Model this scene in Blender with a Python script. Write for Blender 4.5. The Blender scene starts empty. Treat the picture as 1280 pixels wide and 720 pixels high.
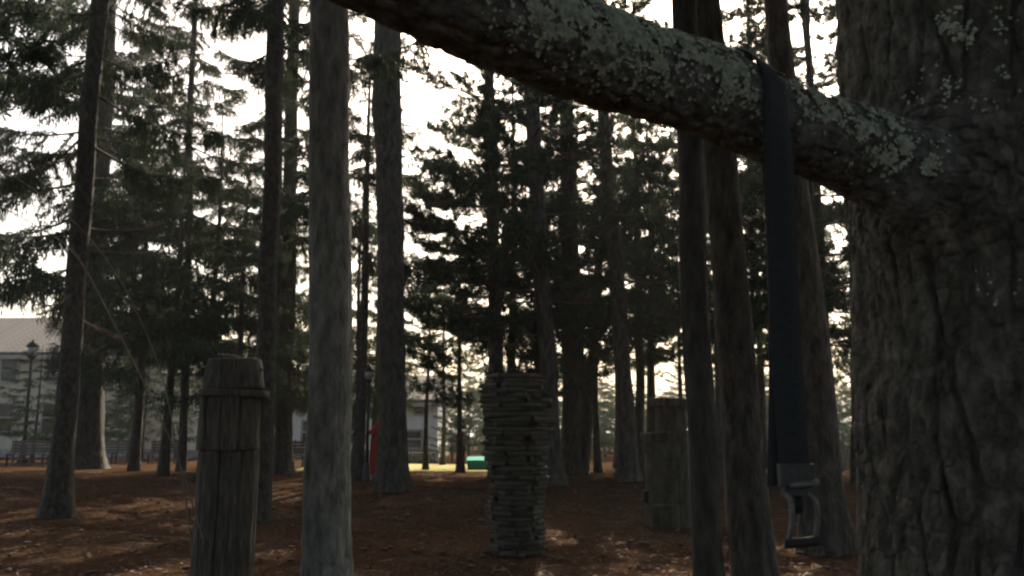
import bpy, math, random
import numpy as np
from mathutils import Vector, Matrix, Quaternion

R = math.radians
rng = np.random.default_rng(7)
random.seed(7)
scene = bpy.context.scene
col = scene.collection

# ------------------------------------------------------------------ camera
W_, H_, F_ = 1280.0, 720.0, 1108.0
PITCH = math.atan(185.0 / F_)
CAM = np.array([0.0, 0.0, 1.5])
cam_data = bpy.data.cameras.new('camera')
cam_data.sensor_width = 36.0
cam_data.lens = 36.0 * F_ / W_
cam_data.clip_start = 0.05
cam_data.clip_end = 9000.0
cam = bpy.data.objects.new('camera', cam_data)
col.objects.link(cam)
cam.location = CAM
cam.rotation_euler = (R(90) + PITCH, 0, 0)
scene.camera = cam

# ------------------------------------------------------------------ sky, sun, exposure
SUN_AZ, SUN_EL = R(8.0), R(40.0)          # azimuth from +Y towards +X
world = bpy.data.worlds.new('World')
scene.world = world
world.use_nodes = True
wn = world.node_tree.nodes
bg = wn['Background']
sky_tex = wn.new('ShaderNodeTexSky')
sky_tex.sky_type = 'NISHITA'
sky_tex.sun_disc = False
sky_tex.sun_elevation = SUN_EL
sky_tex.sun_rotation = SUN_AZ
sky_tex.air_density = 1.0
sky_tex.dust_density = 6.0
sky_tex.ozone_density = 1.0
world.node_tree.links.new(sky_tex.outputs[0], bg.inputs[0])
bg.inputs[1].default_value = 0.15
sun_data = bpy.data.lights.new('sun', 'SUN')
sun_data.energy = 5.0
sun_data.angle = R(0.5)
sun_data.color = (1.0, 0.90, 0.76)
sun = bpy.data.objects.new('sun', sun_data)
col.objects.link(sun)
sdir = Vector((math.sin(SUN_AZ) * math.cos(SUN_EL), math.cos(SUN_AZ) * math.cos(SUN_EL), math.sin(SUN_EL)))
sun.rotation_euler = (-sdir).to_track_quat('-Z', 'Y').to_euler()
sun.location = (0, 0, 60)
scene.view_settings.view_transform = 'Standard'
scene.view_settings.look = 'None'
scene.view_settings.exposure = 1.2
scene.view_settings.use_white_balance = True
scene.view_settings.white_balance_temperature = 7100
scene.view_settings.gamma = 1.0
scene.cycles.filter_width = 2.5
scene.cycles.max_bounces = 6
scene.cycles.diffuse_bounces = 3
scene.cycles.transmission_bounces = 4
scene.cycles.use_denoising = True

# ------------------------------------------------------------------ pixel helpers (photo pixels, 1280x720)
cp, sp_ = math.cos(PITCH), math.sin(PITCH)


def ray(px, py):
    u, v = (px - 640.0) / F_, (360.0 - py) / F_
    return np.array([u, cp - v * sp_, sp_ + v * cp])


def at(px, py, Y):
    d = ray(px, py)
    return CAM + d * (Y / d[1])


def sstep(a, b, x):
    t = np.clip((x - a) / (b - a), 0, 1)
    return t * t * (3 - 2 * t)


def ground_z(x, y):
    z = 0.35 * sstep(8.0, 26.0, y)
    z = z + 0.045 * np.sin(x * 0.55 + 1.3) * np.sin(y * 0.42 + 0.4) * (1 - sstep(24, 30, y))
    z = z + 0.02 * np.sin(x * 1.7 + y * 0.9) * (1 - sstep(24, 30, y))
    z = z - 2.4 * sstep(8, 22, x) * sstep(24, 60, y)
    return z


def G(px, py):
    d = ray(px, py)
    t = 1.0
    for _ in range(4000):
        p = CAM + d * t
        if p[2] <= ground_z(p[0], p[1]):
            break
        t += 0.03
    return CAM + d * t


# ------------------------------------------------------------------ numpy noise
def _hash(ix, iy, iz, seed):
    h = (ix.astype(np.int64) * 374761393 + iy.astype(np.int64) * 668265263 + iz.astype(np.int64) * 2147483647 + seed * 974711) & 0xFFFFFFFF
    h = ((h ^ (h >> 13)) * 1274126177) & 0xFFFFFFFF
    h = h ^ (h >> 16)
    return (h & 0xFFFF) / 65535.0


def vnoise(x, y, z=None, seed=0):
    x = np.asarray(x, float); y = np.asarray(y, float)
    z = np.zeros_like(x) if z is None else np.asarray(z, float)
    ix, iy, iz = np.floor(x), np.floor(y), np.floor(z)
    fx, fy, fz = x - ix, y - iy, z - iz
    fx = fx * fx * (3 - 2 * fx); fy = fy * fy * (3 - 2 * fy); fz = fz * fz * (3 - 2 * fz)
    r = 0
    for a in (0, 1):
        for b in (0, 1):
            for c in (0, 1):
                w = (fx if a else 1 - fx) * (fy if b else 1 - fy) * (fz if c else 1 - fz)
                r = r + w * _hash(ix + a, iy + b, iz + c, seed)
    return r * 2 - 1


def fbm(x, y, z=None, seed=0, oct=4):
    s, a, t = 0, 1.0, 0
    for k in range(oct):
        f = 2 ** k
        s = s + a * vnoise(np.asarray(x) * f, np.asarray(y) * f, None if z is None else np.asarray(z) * f, seed + k)
        t += a
        a *= 0.5
    return s / t


def worley(x, y, seed=0):
    x = np.asarray(x, float); y = np.asarray(y, float)
    ix, iy = np.floor(x), np.floor(y)
    f1 = np.full(x.shape, 9.0); f2 = np.full(x.shape, 9.0); idc = np.zeros(x.shape)
    for a in (-1, 0, 1):
        for b in (-1, 0, 1):
            cx, cy = ix + a, iy + b
            z0 = np.zeros_like(cx)
            px = cx + 0.1 + 0.8 * _hash(cx, cy, z0, seed); py = cy + 0.1 + 0.8 * _hash(cx, cy, z0, seed + 11)
            d = np.hypot(px - x, py - y)
            h = _hash(cx, cy, z0, seed + 23)
            c = d < f1
            f2 = np.where(c, f1, np.minimum(f2, d))
            idc = np.where(c, h, idc)
            f1 = np.where(c, d, f1)
    return f1, f2, idc


# ------------------------------------------------------------------ mesh builder
class MB:
    def __init__(self):
        self.v, self.t, self.q, self.n = [], [], [], 0

    def add(self, verts, quads=None, tris=None):
        verts = np.asarray(verts, float).reshape(-1, 3)
        if quads is not None and len(quads):
            self.q.append(np.asarray(quads, int).reshape(-1, 4) + self.n)
        if tris is not None and len(tris):
            self.t.append(np.asarray(tris, int).reshape(-1, 3) + self.n)
        self.v.append(verts)
        self.n += len(verts)
        return self

    def box(self, c, s, rot=None, jit=0.0, taper=1.0):
        b = np.array([[x, y, z] for z in (-.5, .5) for y in (-.5, .5) for x in (-.5, .5)], float)
        b[4:, :2] *= taper
        b = b * np.asarray(s, float)
        if jit:
            b = b + rng.normal(0, jit, b.shape)
        if rot is not None:
            b = b @ np.array(rot).T
        self.add(b + np.asarray(c, float), [[0, 2, 3, 1], [4, 5, 7, 6], [0, 1, 5, 4], [2, 6, 7, 3], [0, 4, 6, 2], [1, 3, 7, 5]])
        return self

    def tube(self, path, rad, sides=8, cap=True, disp=None):
        v, q = tube_vq(path, rad, sides, disp)
        base = self.n
        self.add(v, q)
        if cap:
            n = len(path)
            self.add([np.asarray(path[0], float), np.asarray(path[-1], float)])
            i = np.arange(sides); j = (i + 1) % sides
            a = self.n - 2
            self.t.append(np.stack([np.full(sides, a), base + j, base + i], 1))
            o = base + (n - 1) * sides
            self.t.append(np.stack([np.full(sides, a + 1), o + i, o + j], 1))
        return self

    def mesh(self, name, mat=None, smooth=False):
        me = bpy.data.meshes.new(name)
        v = np.concatenate(self.v) if self.v else np.zeros((0, 3))
        t = np.concatenate(self.t) if self.t else np.zeros((0, 3), int)
        q = np.concatenate(self.q) if self.q else np.zeros((0, 4), int)
        me.vertices.add(len(v)); me.vertices.foreach_set('co', v.astype(np.float32).ravel())
        nl = len(t) * 3 + len(q) * 4
        me.loops.add(nl)
        me.loops.foreach_set('vertex_index', np.concatenate([t.ravel(), q.ravel()]).astype(np.int32))
        me.polygons.add(len(t) + len(q))
        me.polygons.foreach_set('loop_start', np.concatenate([np.arange(len(t)) * 3, len(t) * 3 + np.arange(len(q)) * 4]).astype(np.int32))
        me.polygons.foreach_set('use_smooth', np.full(len(t) + len(q), smooth, dtype=bool))
        if mat:
            me.materials.append(mat)
        me.update(calc_edges=True)
        me.validate()
        return me

    def build(self, name, mat, parent=None, smooth=False):
        return link(name, self.mesh(name, mat, smooth), parent)


def link(name, data, parent=None, loc=None, rot=None, scale=None):
    o = bpy.data.objects.new(name, data)
    col.objects.link(o)
    if parent is not None:
        o.parent = parent
    if loc is not None:
        o.location = loc
    if rot is not None:
        o.rotation_euler = rot
    if scale is not None:
        o.scale = (scale, scale, scale) if np.isscalar(scale) else scale
    return o


def tag(o, label=None, cat=None, group=None, kind=None):
    if label: o['label'] = label
    if cat: o['category'] = cat
    if group: o['group'] = group
    if kind: o['kind'] = kind
    return o


def empty(name, loc, label, cat, group=None, rotz=0.0):
    o = link(name, None, None, loc, (0, 0, rotz))
    o.empty_display_size = 0.2
    return tag(o, label, cat, group)


def frames(path):
    p = np.asarray(path, float)
    t = np.gradient(p, axis=0)
    t /= np.linalg.norm(t, axis=1)[:, None] + 1e-12
    n = np.zeros_like(t)
    a = np.array([1.0, 0, 0]) if abs(t[0][0]) < 0.8 else np.array([0, 0, 1.0])
    n0 = a - t[0] * a.dot(t[0]); n[0] = n0 / np.linalg.norm(n0)
    for i in range(1, len(p)):
        k = n[i - 1] - t[i] * n[i - 1].dot(t[i])
        n[i] = k / (np.linalg.norm(k) + 1e-12)
    return p, t, n, np.cross(t, n)


def tube_vq(path, rad, sides, disp=None):
    p, t, n, b = frames(path)
    N = len(p)
    rad = np.broadcast_to(np.asarray(rad, float), (N,))
    th = np.arange(sides) * 2 * math.pi / sides
    r = rad[:, None] * np.ones(sides)[None]
    if disp is not None:
        r = r + disp
    v = p[:, None] + r[..., None] * (np.cos(th)[None, :, None] * n[:, None] + np.sin(th)[None, :, None] * b[:, None])
    i = np.arange(N - 1)[:, None]; j = np.arange(sides)[None]
    k = (j + 1) % sides
    q = np.stack([i * sides + j, i * sides + k, (i + 1) * sides + k, (i + 1) * sides + j], -1).reshape(-1, 4)
    return v.reshape(-1, 3), q


def bez(pts, n=20):
    """smooth path through points (Catmull-Rom)"""
    p = np.asarray(pts, float)
    p = np.vstack([2 * p[0] - p[1], p, 2 * p[-1] - p[-2]])
    out = []
    m = len(p) - 3
    for i in range(m):
        k = max(2, int(round(n / m)))
        t = np.linspace(0, 1, k, endpoint=(i == m - 1))[:, None]
        a, b, c, d = p[i:i + 4]
        out.append(0.5 * (2 * b + (c - a) * t + (2 * a - 5 * b + 4 * c - d) * t ** 2 + (3 * b - a - 3 * c + d) * t ** 3))
    return np.vstack(out)


# ------------------------------------------------------------------ materials
def new_mat(name):
    m = bpy.data.materials.new(name)
    m.use_nodes = True
    nt = m.node_tree
    return m, nt, nt.nodes['Principled BSDF']


def N(nt, typ, **kw):
    n = nt.nodes.new(typ)
    for k, v in kw.items():
        if k in n.inputs.keys() if isinstance(k, str) else False:
            n.inputs[k].default_value = v
        else:
            setattr(n, k, v)
    return n


def noisy(name, c1, c2, scale=(1, 1, 1), nscale=8.0, detail=6, rough=0.9, bump=0.3, bdist=0.01, c3=None, spec=0.2, vor=None, metal=0.0, lo=0.35, hi=0.65):
    m, nt, bs = new_mat(name)
    L = nt.links.new
    tc = nt.nodes.new('ShaderNodeTexCoord')
    mp = nt.nodes.new('ShaderNodeMapping'); mp.inputs['Scale'].default_value = scale
    L(tc.outputs['Object'], mp.inputs['Vector'])
    nz = nt.nodes.new('ShaderNodeTexNoise'); nz.inputs['Scale'].default_value = nscale; nz.inputs['Detail'].default_value = detail
    nz.inputs['Roughness'].default_value = 0.65
    L(mp.outputs[0], nz.inputs['Vector'])
    rp = nt.nodes.new('ShaderNodeValToRGB')
    rp.color_ramp.elements[0].position = lo; rp.color_ramp.elements[0].color = (*c1, 1)
    rp.color_ramp.elements[1].position = hi; rp.color_ramp.elements[1].color = (*c2, 1)
    if c3:
        e = rp.color_ramp.elements.new((lo + hi) / 2); e.color = (*c3, 1)
    L(nz.outputs['Fac'], rp.inputs['Fac'])
    L(rp.outputs['Color'], bs.inputs['Base Color'])
    h = nz.outputs['Fac']
    if vor:
        vt = nt.nodes.new('ShaderNodeTexVoronoi'); vt.feature = 'DISTANCE_TO_EDGE'; vt.inputs['Scale'].default_value = vor
        wv = nt.nodes.new('ShaderNodeVectorMath'); wv.operation = 'MULTIPLY_ADD'
        L(nz.outputs['Color'], wv.inputs[0]); wv.inputs[1].default_value = (0.6 / vor * 2,) * 3; L(mp.outputs[0], wv.inputs[2])
        L(wv.outputs[0], vt.inputs['Vector'])
        mr = nt.nodes.new('ShaderNodeMapRange'); mr.inputs['From Max'].default_value = 0.25
        L(vt.outputs['Distance'], mr.inputs['Value'])
        ad = nt.nodes.new('ShaderNodeMath'); ad.operation = 'ADD'
        L(mr.outputs[0], ad.inputs[0]); L(nz.outputs['Fac'], ad.inputs[1])
        h = ad.outputs[0]
    bp = nt.nodes.new('ShaderNodeBump'); bp.inputs['Strength'].default_value = bump; bp.inputs['Distance'].default_value = bdist
    L(h, bp.inputs['Height']); L(bp.outputs[0], bs.inputs['Normal'])
    bs.inputs['Roughness'].default_value = rough
    bs.inputs['Specular IOR Level'].default_value = spec
    bs.inputs['Metallic'].default_value = metal
    return m


def leafy(name, c1, c2, trans=0.35):
    m, nt, bs = new_mat(name)
    L = nt.links.new
    gi = nt.nodes.new('ShaderNodeNewGeometry')
    rp = nt.nodes.new('ShaderNodeValToRGB')
    rp.color_ramp.elements[0].color = (*c1, 1); rp.color_ramp.elements[1].color = (*c2, 1)
    L(gi.outputs['Random Per Island'], rp.inputs['Fac'])
    L(rp.outputs[0], bs.inputs['Base Color'])
    bs.inputs['Roughness'].default_value = 0.7
    bs.inputs['Specular IOR Level'].default_value = 0.15
    tr = nt.nodes.new('ShaderNodeBsdfTranslucent'); L(rp.outputs[0], tr.inputs[0])
    mx = nt.nodes.new('ShaderNodeMixShader'); mx.inputs[0].default_value = trans
    L(bs.outputs[0], mx.inputs[1]); L(tr.outputs[0], mx.inputs[2])
    L(mx.outputs[0], nt.nodes['Material Output'].inputs['Surface'])
    return m


M = {}
M['near_bark'] = noisy('near_bark', (0.045, 0.043, 0.034), (0.20, 0.19, 0.155), (1, 1, 0.6), 22, 10, 0.92, 0.9, 0.006, (0.10, 0.095, 0.077), vor=34, lo=0.3, hi=0.7)
M['limb_bark'] = noisy('limb_bark', (0.05, 0.052, 0.045), (0.185, 0.186, 0.162), (1, 1, 1), 30, 9, 0.92, 0.8, 0.005, (0.11, 0.111, 0.097), vor=36)
M['pine_bark'] = noisy('pine_bark', (0.030, 0.029, 0.023), (0.10, 0.095, 0.077), (1, 1, 0.35), 11, 9, 0.93, 0.9, 0.02, (0.062, 0.059, 0.047), vor=13)
M['glare_pale_bark'] = noisy('glare_pale_bark', (0.085, 0.088, 0.076), (0.25, 0.25, 0.215), (1, 1, 0.35), 11, 9, 0.93, 0.9, 0.02, (0.165, 0.168, 0.143), vor=13)  # paler copy of the pine bark, veiling glare put into the colour
M['spruce_bark'] = noisy('spruce_bark', (0.026, 0.024, 0.019), (0.08, 0.075, 0.061), (1, 1, 0.6), 14, 8, 0.93, 0.7, 0.012, (0.05, 0.047, 0.037), vor=14)
M['dark_bark'] = noisy('dark_bark', (0.020, 0.020, 0.017), (0.06, 0.06, 0.05), (1, 1, 0.3), 10, 8, 0.93, 0.8, 0.015, (0.04, 0.04, 0.033), vor=10)
M['twig'] = noisy('twig', (0.05, 0.038, 0.03), (0.12, 0.09, 0.07), (1, 1, 1), 20, 4, 0.9, 0.3, 0.004)
M['spruce_leaf'] = leafy('spruce_leaf', (0.022, 0.036, 0.020), (0.052, 0.074, 0.036), 0.24)
M['pine_leaf'] = leafy('pine_leaf', (0.022, 0.040, 0.025), (0.056, 0.086, 0.045), 0.24)
M['lichen'] = noisy('lichen', (0.16, 0.185, 0.125), (0.52, 0.56, 0.46), (1, 1, 1), 55, 8, 0.95, 0.5, 0.003, (0.36, 0.40, 0.31), lo=0.3, hi=0.7)
M['webbing'] = noisy('webbing', (0.009, 0.012, 0.0125), (0.019, 0.0245, 0.025), (60, 60, 420), 1.0, 2, 0.6, 0.5, 0.001, spec=0.3)
M['steel'] = noisy('steel', (0.09, 0.09, 0.085), (0.17, 0.17, 0.16), (1, 1, 1), 60, 4, 0.5, 0.1, 0.001, metal=0.35, spec=0.5)
M['dark_steel'] = noisy('dark_steel', (0.028, 0.028, 0.026), (0.06, 0.058, 0.052), (1, 1, 1), 60, 4, 0.5, 0.15, 0.001, spec=0.4)
M['weathered_wood'] = noisy('weathered_wood', (0.034, 0.031, 0.024), (0.12, 0.112, 0.09), (6, 6, 0.7), 5, 8, 0.92, 0.7, 0.012, (0.07, 0.065, 0.052))
M['layer_stone'] = noisy('layer_stone', (0.042, 0.042, 0.031), (0.095, 0.093, 0.07), (1, 1, 2), 9, 7, 0.92, 0.6, 0.01, (0.065, 0.064, 0.048))
M['mossy_wood'] = noisy('mossy_wood', (0.026, 0.025, 0.018), (0.085, 0.082, 0.06), (2, 2, 0.6), 6, 8, 0.93, 0.8, 0.015, (0.05, 0.05, 0.034), vor=5)
M['post_metal'] = noisy('post_metal', (0.018, 0.019, 0.018), (0.036, 0.038, 0.036), (1, 1, 1), 12, 4, 0.7, 0.1, 0.002, spec=0.2)
M['lamp_glass'] = noisy('lamp_glass', (0.2, 0.2, 0.19), (0.3, 0.3, 0.28), (1, 1, 1), 5, 2, 0.25, 0.02, 0.001, spec=0.5)
M['bench_wood'] = noisy('bench_wood', (0.06, 0.05, 0.042), (0.12, 0.10, 0.085), (1, 6, 6), 5, 6, 0.85, 0.3, 0.004)
M['wall_paint'] = noisy('wall_paint', (0.36, 0.325, 0.235), (0.48, 0.44, 0.33), (1, 1, 0.3), 2.5, 6, 0.85, 0.1, 0.003)
M['white_paint'] = noisy('white_paint', (0.60, 0.61, 0.57), (0.74, 0.75, 0.70), (1, 1, 0.3), 2.5, 6, 0.8, 0.1, 0.003)
M['sunlit_cream_paint'] = noisy('sunlit_cream_paint', (0.68, 0.62, 0.46), (0.78, 0.72, 0.56), (1, 1, 0.3), 2.5, 6, 0.8, 0.1, 0.003)  # cream wall colour with the sunlight on it mixed in
M['trim_paint'] = noisy('trim_paint', (0.25, 0.24, 0.22), (0.34, 0.33, 0.30), (1, 1, 1), 5, 4, 0.7, 0.1, 0.002)
M['shingle'] = noisy('shingle', (0.055, 0.052, 0.05), (0.13, 0.12, 0.11), (1, 1, 1), 7, 6, 0.93, 0.4, 0.01)
M['window_glass'] = noisy('window_glass', (0.015, 0.017, 0.018), (0.035, 0.038, 0.04), (1, 1, 1), 1.5, 2, 0.12, 0.01, 0.001, spec=0.5)
M['red_paint'] = noisy('red_paint', (0.30, 0.022, 0.018), (0.42, 0.035, 0.028), (1, 1, 1), 4, 5, 0.5, 0.1, 0.002, spec=0.4)
M['teal_paint'] = noisy('teal_paint', (0.02, 0.19, 0.16), (0.035, 0.27, 0.23), (1, 1, 1), 4, 5, 0.9, 0.1, 0.002, spec=0.1)
M['stone_wall'] = noisy('stone_wall', (0.16, 0.155, 0.14), (0.32, 0.31, 0.28), (1, 1, 1), 5, 6, 0.9, 0.4, 0.01)
M['asphalt'] = noisy('asphalt', (0.10, 0.10, 0.098), (0.15, 0.15, 0.145), (1, 1, 1), 4, 8, 0.9, 0.2, 0.004)
M['lawn'] = noisy('lawn', (0.16, 0.14, 0.03), (0.30, 0.25, 0.055), (1, 1, 1), 3, 8, 0.95, 0.5, 0.02)
M['hill'] = noisy('hill', (0.06, 0.08, 0.07), (0.10, 0.12, 0.11), (1, 1, 1), 0.02, 8, 0.95, 0.2, 2.0)
M['cane'] = noisy('cane', (0.13, 0.12, 0.10), (0.20, 0.185, 0.16), (1, 1, 1), 30, 3, 0.8, 0.1, 0.001)
M['litter'] = leafy('litter', (0.02, 0.012, 0.008), (0.11, 0.068, 0.046), 0.1)
M['cone'] = noisy('cone', (0.05, 0.03, 0.02), (0.12, 0.08, 0.05), (1, 1, 1), 40, 3, 0.9, 0.4, 0.004)

# forest floor: brown needle carpet
gm, nt, bs = new_mat('forest_floor')
L = nt.links.new
tc = nt.nodes.new('ShaderNodeTexCoord')
n1 = nt.nodes.new('ShaderNodeTexNoise'); n1.inputs['Scale'].default_value = 0.55; n1.inputs['Detail'].default_value = 9; n1.inputs['Roughness'].default_value = 0.7
n2 = nt.nodes.new('ShaderNodeTexNoise'); n2.inputs['Scale'].default_value = 14; n2.inputs['Detail'].default_value = 8; n2.inputs['Roughness'].default_value = 0.75
L(tc.outputs['Object'], n1.inputs['Vector']); L(tc.outputs['Object'], n2.inputs['Vector'])
r1 = nt.nodes.new('ShaderNodeValToRGB')
r1.color_ramp.elements[0].position = 0.3; r1.color_ramp.elements[0].color = (0.027, 0.0172, 0.0105, 1)
r1.color_ramp.elements[1].position = 0.7; r1.color_ramp.elements[1].color = (0.068, 0.041, 0.0255, 1)
L(n1.outputs['Fac'], r1.inputs['Fac'])
r2 = nt.nodes.new('ShaderNodeValToRGB')
r2.color_ramp.elements[0].position = 0.3; r2.color_ramp.elements[0].color = (0.45, 0.42, 0.4, 1)
r2.color_ramp.elements[1].position = 0.75; r2.color_ramp.elements[1].color = (1.35, 1.3, 1.25, 1)
L(n2.outputs['Fac'], r2.inputs['Fac'])
mx = nt.nodes.new('ShaderNodeMix'); mx.data_type = 'RGBA'; mx.blend_type = 'MULTIPLY'; mx.inputs[0].default_value = 1.0
L(r1.outputs[0], mx.inputs[6]); L(r2.outputs[0], mx.inputs[7]); L(mx.outputs[2], bs.inputs['Base Color'])
bp = nt.nodes.new('ShaderNodeBump'); bp.inputs['Strength'].default_value = 0.8; bp.inputs['Distance'].default_value = 0.03
L(n2.outputs['Fac'], bp.inputs['Height']); L(bp.outputs[0], bs.inputs['Normal'])
bs.inputs['Roughness'].default_value = 1.0; bs.inputs['Specular IOR Level'].default_value = 0.0
M['floor'] = gm

# ------------------------------------------------------------------ terrain
xs = np.concatenate([[-4000, -1500, -500, -200, -100], np.linspace(-60, 60, 241), [100, 200, 500, 1500, 4000]])
ys = np.concatenate([[-300, -100, -50], np.linspace(-30, 4, 40), np.linspace(4.3, 40, 180), np.linspace(41, 90, 50), [120, 200, 400, 1000, 2500, 6000]])
X, Y = np.meshgrid(xs, ys)
Zg = ground_z(X, Y) + 0.012 * fbm(X * 1.6, Y * 1.6, seed=3) * (np.abs(X) < 60) * (Y < 90)
nx, ny = len(xs), len(ys)
i = np.arange(ny - 1)[:, None]; j = np.arange(nx - 1)[None]
qd = np.stack([i * nx + j, i * nx + j + 1, (i + 1) * nx + j + 1, (i + 1) * nx + j], -1).reshape(-1, 4)
tag(MB().add(np.stack([X, Y, Zg], -1), qd).build('ground', M['floor'], None, True), kind='structure')


def sheet(name, mat, x0, x1, y0, y1, dz, n=40, m=12):
    xx, yy = np.meshgrid(np.linspace(x0, x1, n), np.linspace(y0, y1, m))
    edge = 0.35 * fbm(xx * 0.5, yy * 0 + 3.0, seed=9)
    yy2 = yy + edge * (1 - (yy - y0) / (y1 - y0))
    zz = ground_z(xx, yy2) + dz
    a = np.arange(m - 1)[:, None]; b = np.arange(n - 1)[None]
    q = np.stack([a * n + b, a * n + b + 1, (a + 1) * n + b + 1, (a + 1) * n + b], -1).reshape(-1, 4)
    return tag(MB().add(np.stack([xx, yy2, zz], -1), q).build(name, mat, None, True), kind='structure')


sheet('lawn', M['lawn'], -7.5, 1.5, 29.5, 37, 0.02)
sheet('road', M['asphalt'], 12.5, 40, 33, 70, 0.03)
# far hills
hx = np.linspace(-2600, 2600, 140)
prof = 55 + 40 * fbm(hx * 0.002, hx * 0 + 1.0, seed=21) + 8 * fbm(hx * 0.03, hx * 0, seed=5)
rows = []
for k, (yy, s) in enumerate([(1500, 0.0), (1650, 0.35), (1800, 0.75), (2000, 1.0), (2400, 0.6)]):
    rows.append(np.stack([hx, yy + 0 * hx + 60 * fbm(hx * 0.004, hx * 0 + k, seed=8), prof * s * 0.42 - 4], -1))
a = np.arange(4)[:, None]; b = np.arange(139)[None]
tag(MB().add(np.array(rows), np.stack([a * 140 + b, a * 140 + b + 1, (a + 1) * 140 + b + 1, (a + 1) * 140 + b], -1)).build('hills', M['hill'], None, True), kind='structure')


# ------------------------------------------------------------------ foliage library
def kites(p, d, l, w, flat=False):
    """kite-shaped leaf faces: base p, direction d, length l, width w"""
    n = len(p)
    d = d / (np.linalg.norm(d, axis=1)[:, None] + 1e-9)
    r = rng.normal(size=(n, 3)) * (0.25 if flat else 1) + (np.array([0, 0, 1.0]) if flat else 0)
    s = np.cross(d, r); s /= np.linalg.norm(s, axis=1)[:, None] + 1e-9
    l = np.asarray(l)[:, None]; w = np.asarray(w)[:, None]
    v = np.stack([p, p + d * l * 0.45 + s * w * 0.5, p + d * l, p + d * l * 0.45 - s * w * 0.5], 1).reshape(-1, 3)
    q = np.arange(n * 4).reshape(-1, 4)
    return v, q


def branch_skeleton(L, sag, lift, wander, seed):
    r = np.random.default_rng(seed)
    n = 14
    t = np.linspace(0, 1, n)
    x = L * t
    y = wander * L * (fbm(t * 3, t * 0 + seed, seed=seed, oct=2)) * t
    z = -sag * L * np.sin(t * math.pi * 0.62) + lift * L * t ** 2.2
    return t, np.stack([x, y, z], 1)


def interp(path, t):
    s = np.linspace(0, 1, len(path))
    return np.stack([np.interp(t, s, path[:, k]) for k in range(3)], -1)


def make_branch(kind, L, seed, dens=1.0, bare=False):
    """returns wood MB and foliage MB for one branch along +X"""
    r = np.random.default_rng(seed)
    wood, fol = MB(), MB()
    if kind == 'spruce':
        t, path = branch_skeleton(L, 0.20, 0.16, 0.10, seed)
    else:
        t, path = branch_skeleton(L, 0.02, 0.14, 0.16, seed)
    rb = 0.011 * L + 0.006
    wood.tube(path, rb * (1 - 0.85 * t), 6)
    ntw = int((17 if kind == 'spruce' else 17) * max(1, L / 2.4))
    P, D, LL, WW = [], [], [], []
    tt = np.sort(r.uniform(0.16 if kind == 'spruce' else 0.30, 0.99, ntw))
    twigs = []
    for k, a in enumerate(tt):
        side = 1 if k % 2 else -1
        o = interp(path, a)
        ln = L * (0.34 * (1 - a) ** 0.7 + 0.09) * r.uniform(0.7, 1.25)
        if kind == 'spruce':
            dirv = np.array([0.55 + 0.3 * a, side * r.uniform(0.6, 1.0), r.uniform(-0.28, 0.0)])
        else:
            dirv = np.array([0.75, side * r.uniform(0.35, 1.0), r.uniform(-0.05, 0.40)])
        dirv /= np.linalg.norm(dirv)
        m = 6
        u = np.linspace(0, 1, m)[:, None]
        drop = (-0.28 if kind == 'spruce' else 0.10) * ln
        tp = o + dirv * ln * u + np.array([0, 0, 1]) * drop * u ** 2 + r.normal(0, 0.015 * ln, (m, 3)) * u
        twigs.append(tp)
        if bare and r.random() < 0.3:
            continue
        wood.tube(tp, np.linspace(max(0.0035, rb * 0.35), 0.002, m), 4, cap=False)
    twigs.append(path[7:])
    if not bare:
        for tp in twigs:
            seglen = np.linalg.norm(np.diff(tp, axis=0), axis=1).sum()
            if kind == 'spruce':
                ns = max(3, int(seglen / 0.0165 * dens))
                a = r.uniform(0.02, 1.0, ns)
                base = interp(tp, a)
                ax = tp[-1] - tp[0]; ax /= np.linalg.norm(ax)
                d0 = r.normal(0, 0.30, (ns, 3)) + ax * 0.30 + np.array([0, 0, -0.85])
                d0 /= np.linalg.norm(d0, axis=1)[:, None]
                ln = r.uniform(0.10, 0.42, ns) * (0.6 + 0.4 * np.sin(a * math.pi))
                p = base.copy()
                for s in range(3):
                    P.append(p); D.append(d0 + r.normal(0, 0.18, (ns, 3))); LL.append(ln * 0.48); WW.append(r.uniform(0.012, 0.030, ns))
                    p = p + d0 * (ln / 3)[:, None]
                    d0 = d0 + np.array([0, 0, -0.25])
                # short needle clusters along the twig
                a2 = r.uniform(0, 1, ns)
                b2 = interp(tp, a2)
                P.append(b2); D.append(ax + r.normal(0, 0.6, (ns, 3))); LL.append(r.uniform(0.06, 0.13, ns)); WW.append(r.uniform(0.02, 0.04, ns))
            else:
                nt_ = max(3, int(seglen / 0.058 * dens))
                a = 1 - r.uniform(0, 0.8, nt_) ** 1.4
                base = interp(tp, a) + r.normal(0, 0.035, (nt_, 3))
                ax = tp[-1] - tp[0]; ax /= np.linalg.norm(ax)
                k = 15
                bb = np.repeat(base, k, 0)
                dd = r.normal(0, 1.0, (nt_ * k, 3)) * 0.62 + ax * 0.55 + np.array([0, 0, 0.22])
                P.append(bb); D.append(dd); LL.append(r.uniform(0.08, 0.16, nt_ * k)); WW.append(r.uniform(0.012, 0.026, nt_ * k))
        fol.add(*kites(np.concatenate(P), np.concatenate(D), np.concatenate(LL), np.concatenate(WW)))
    return wood, fol


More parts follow.
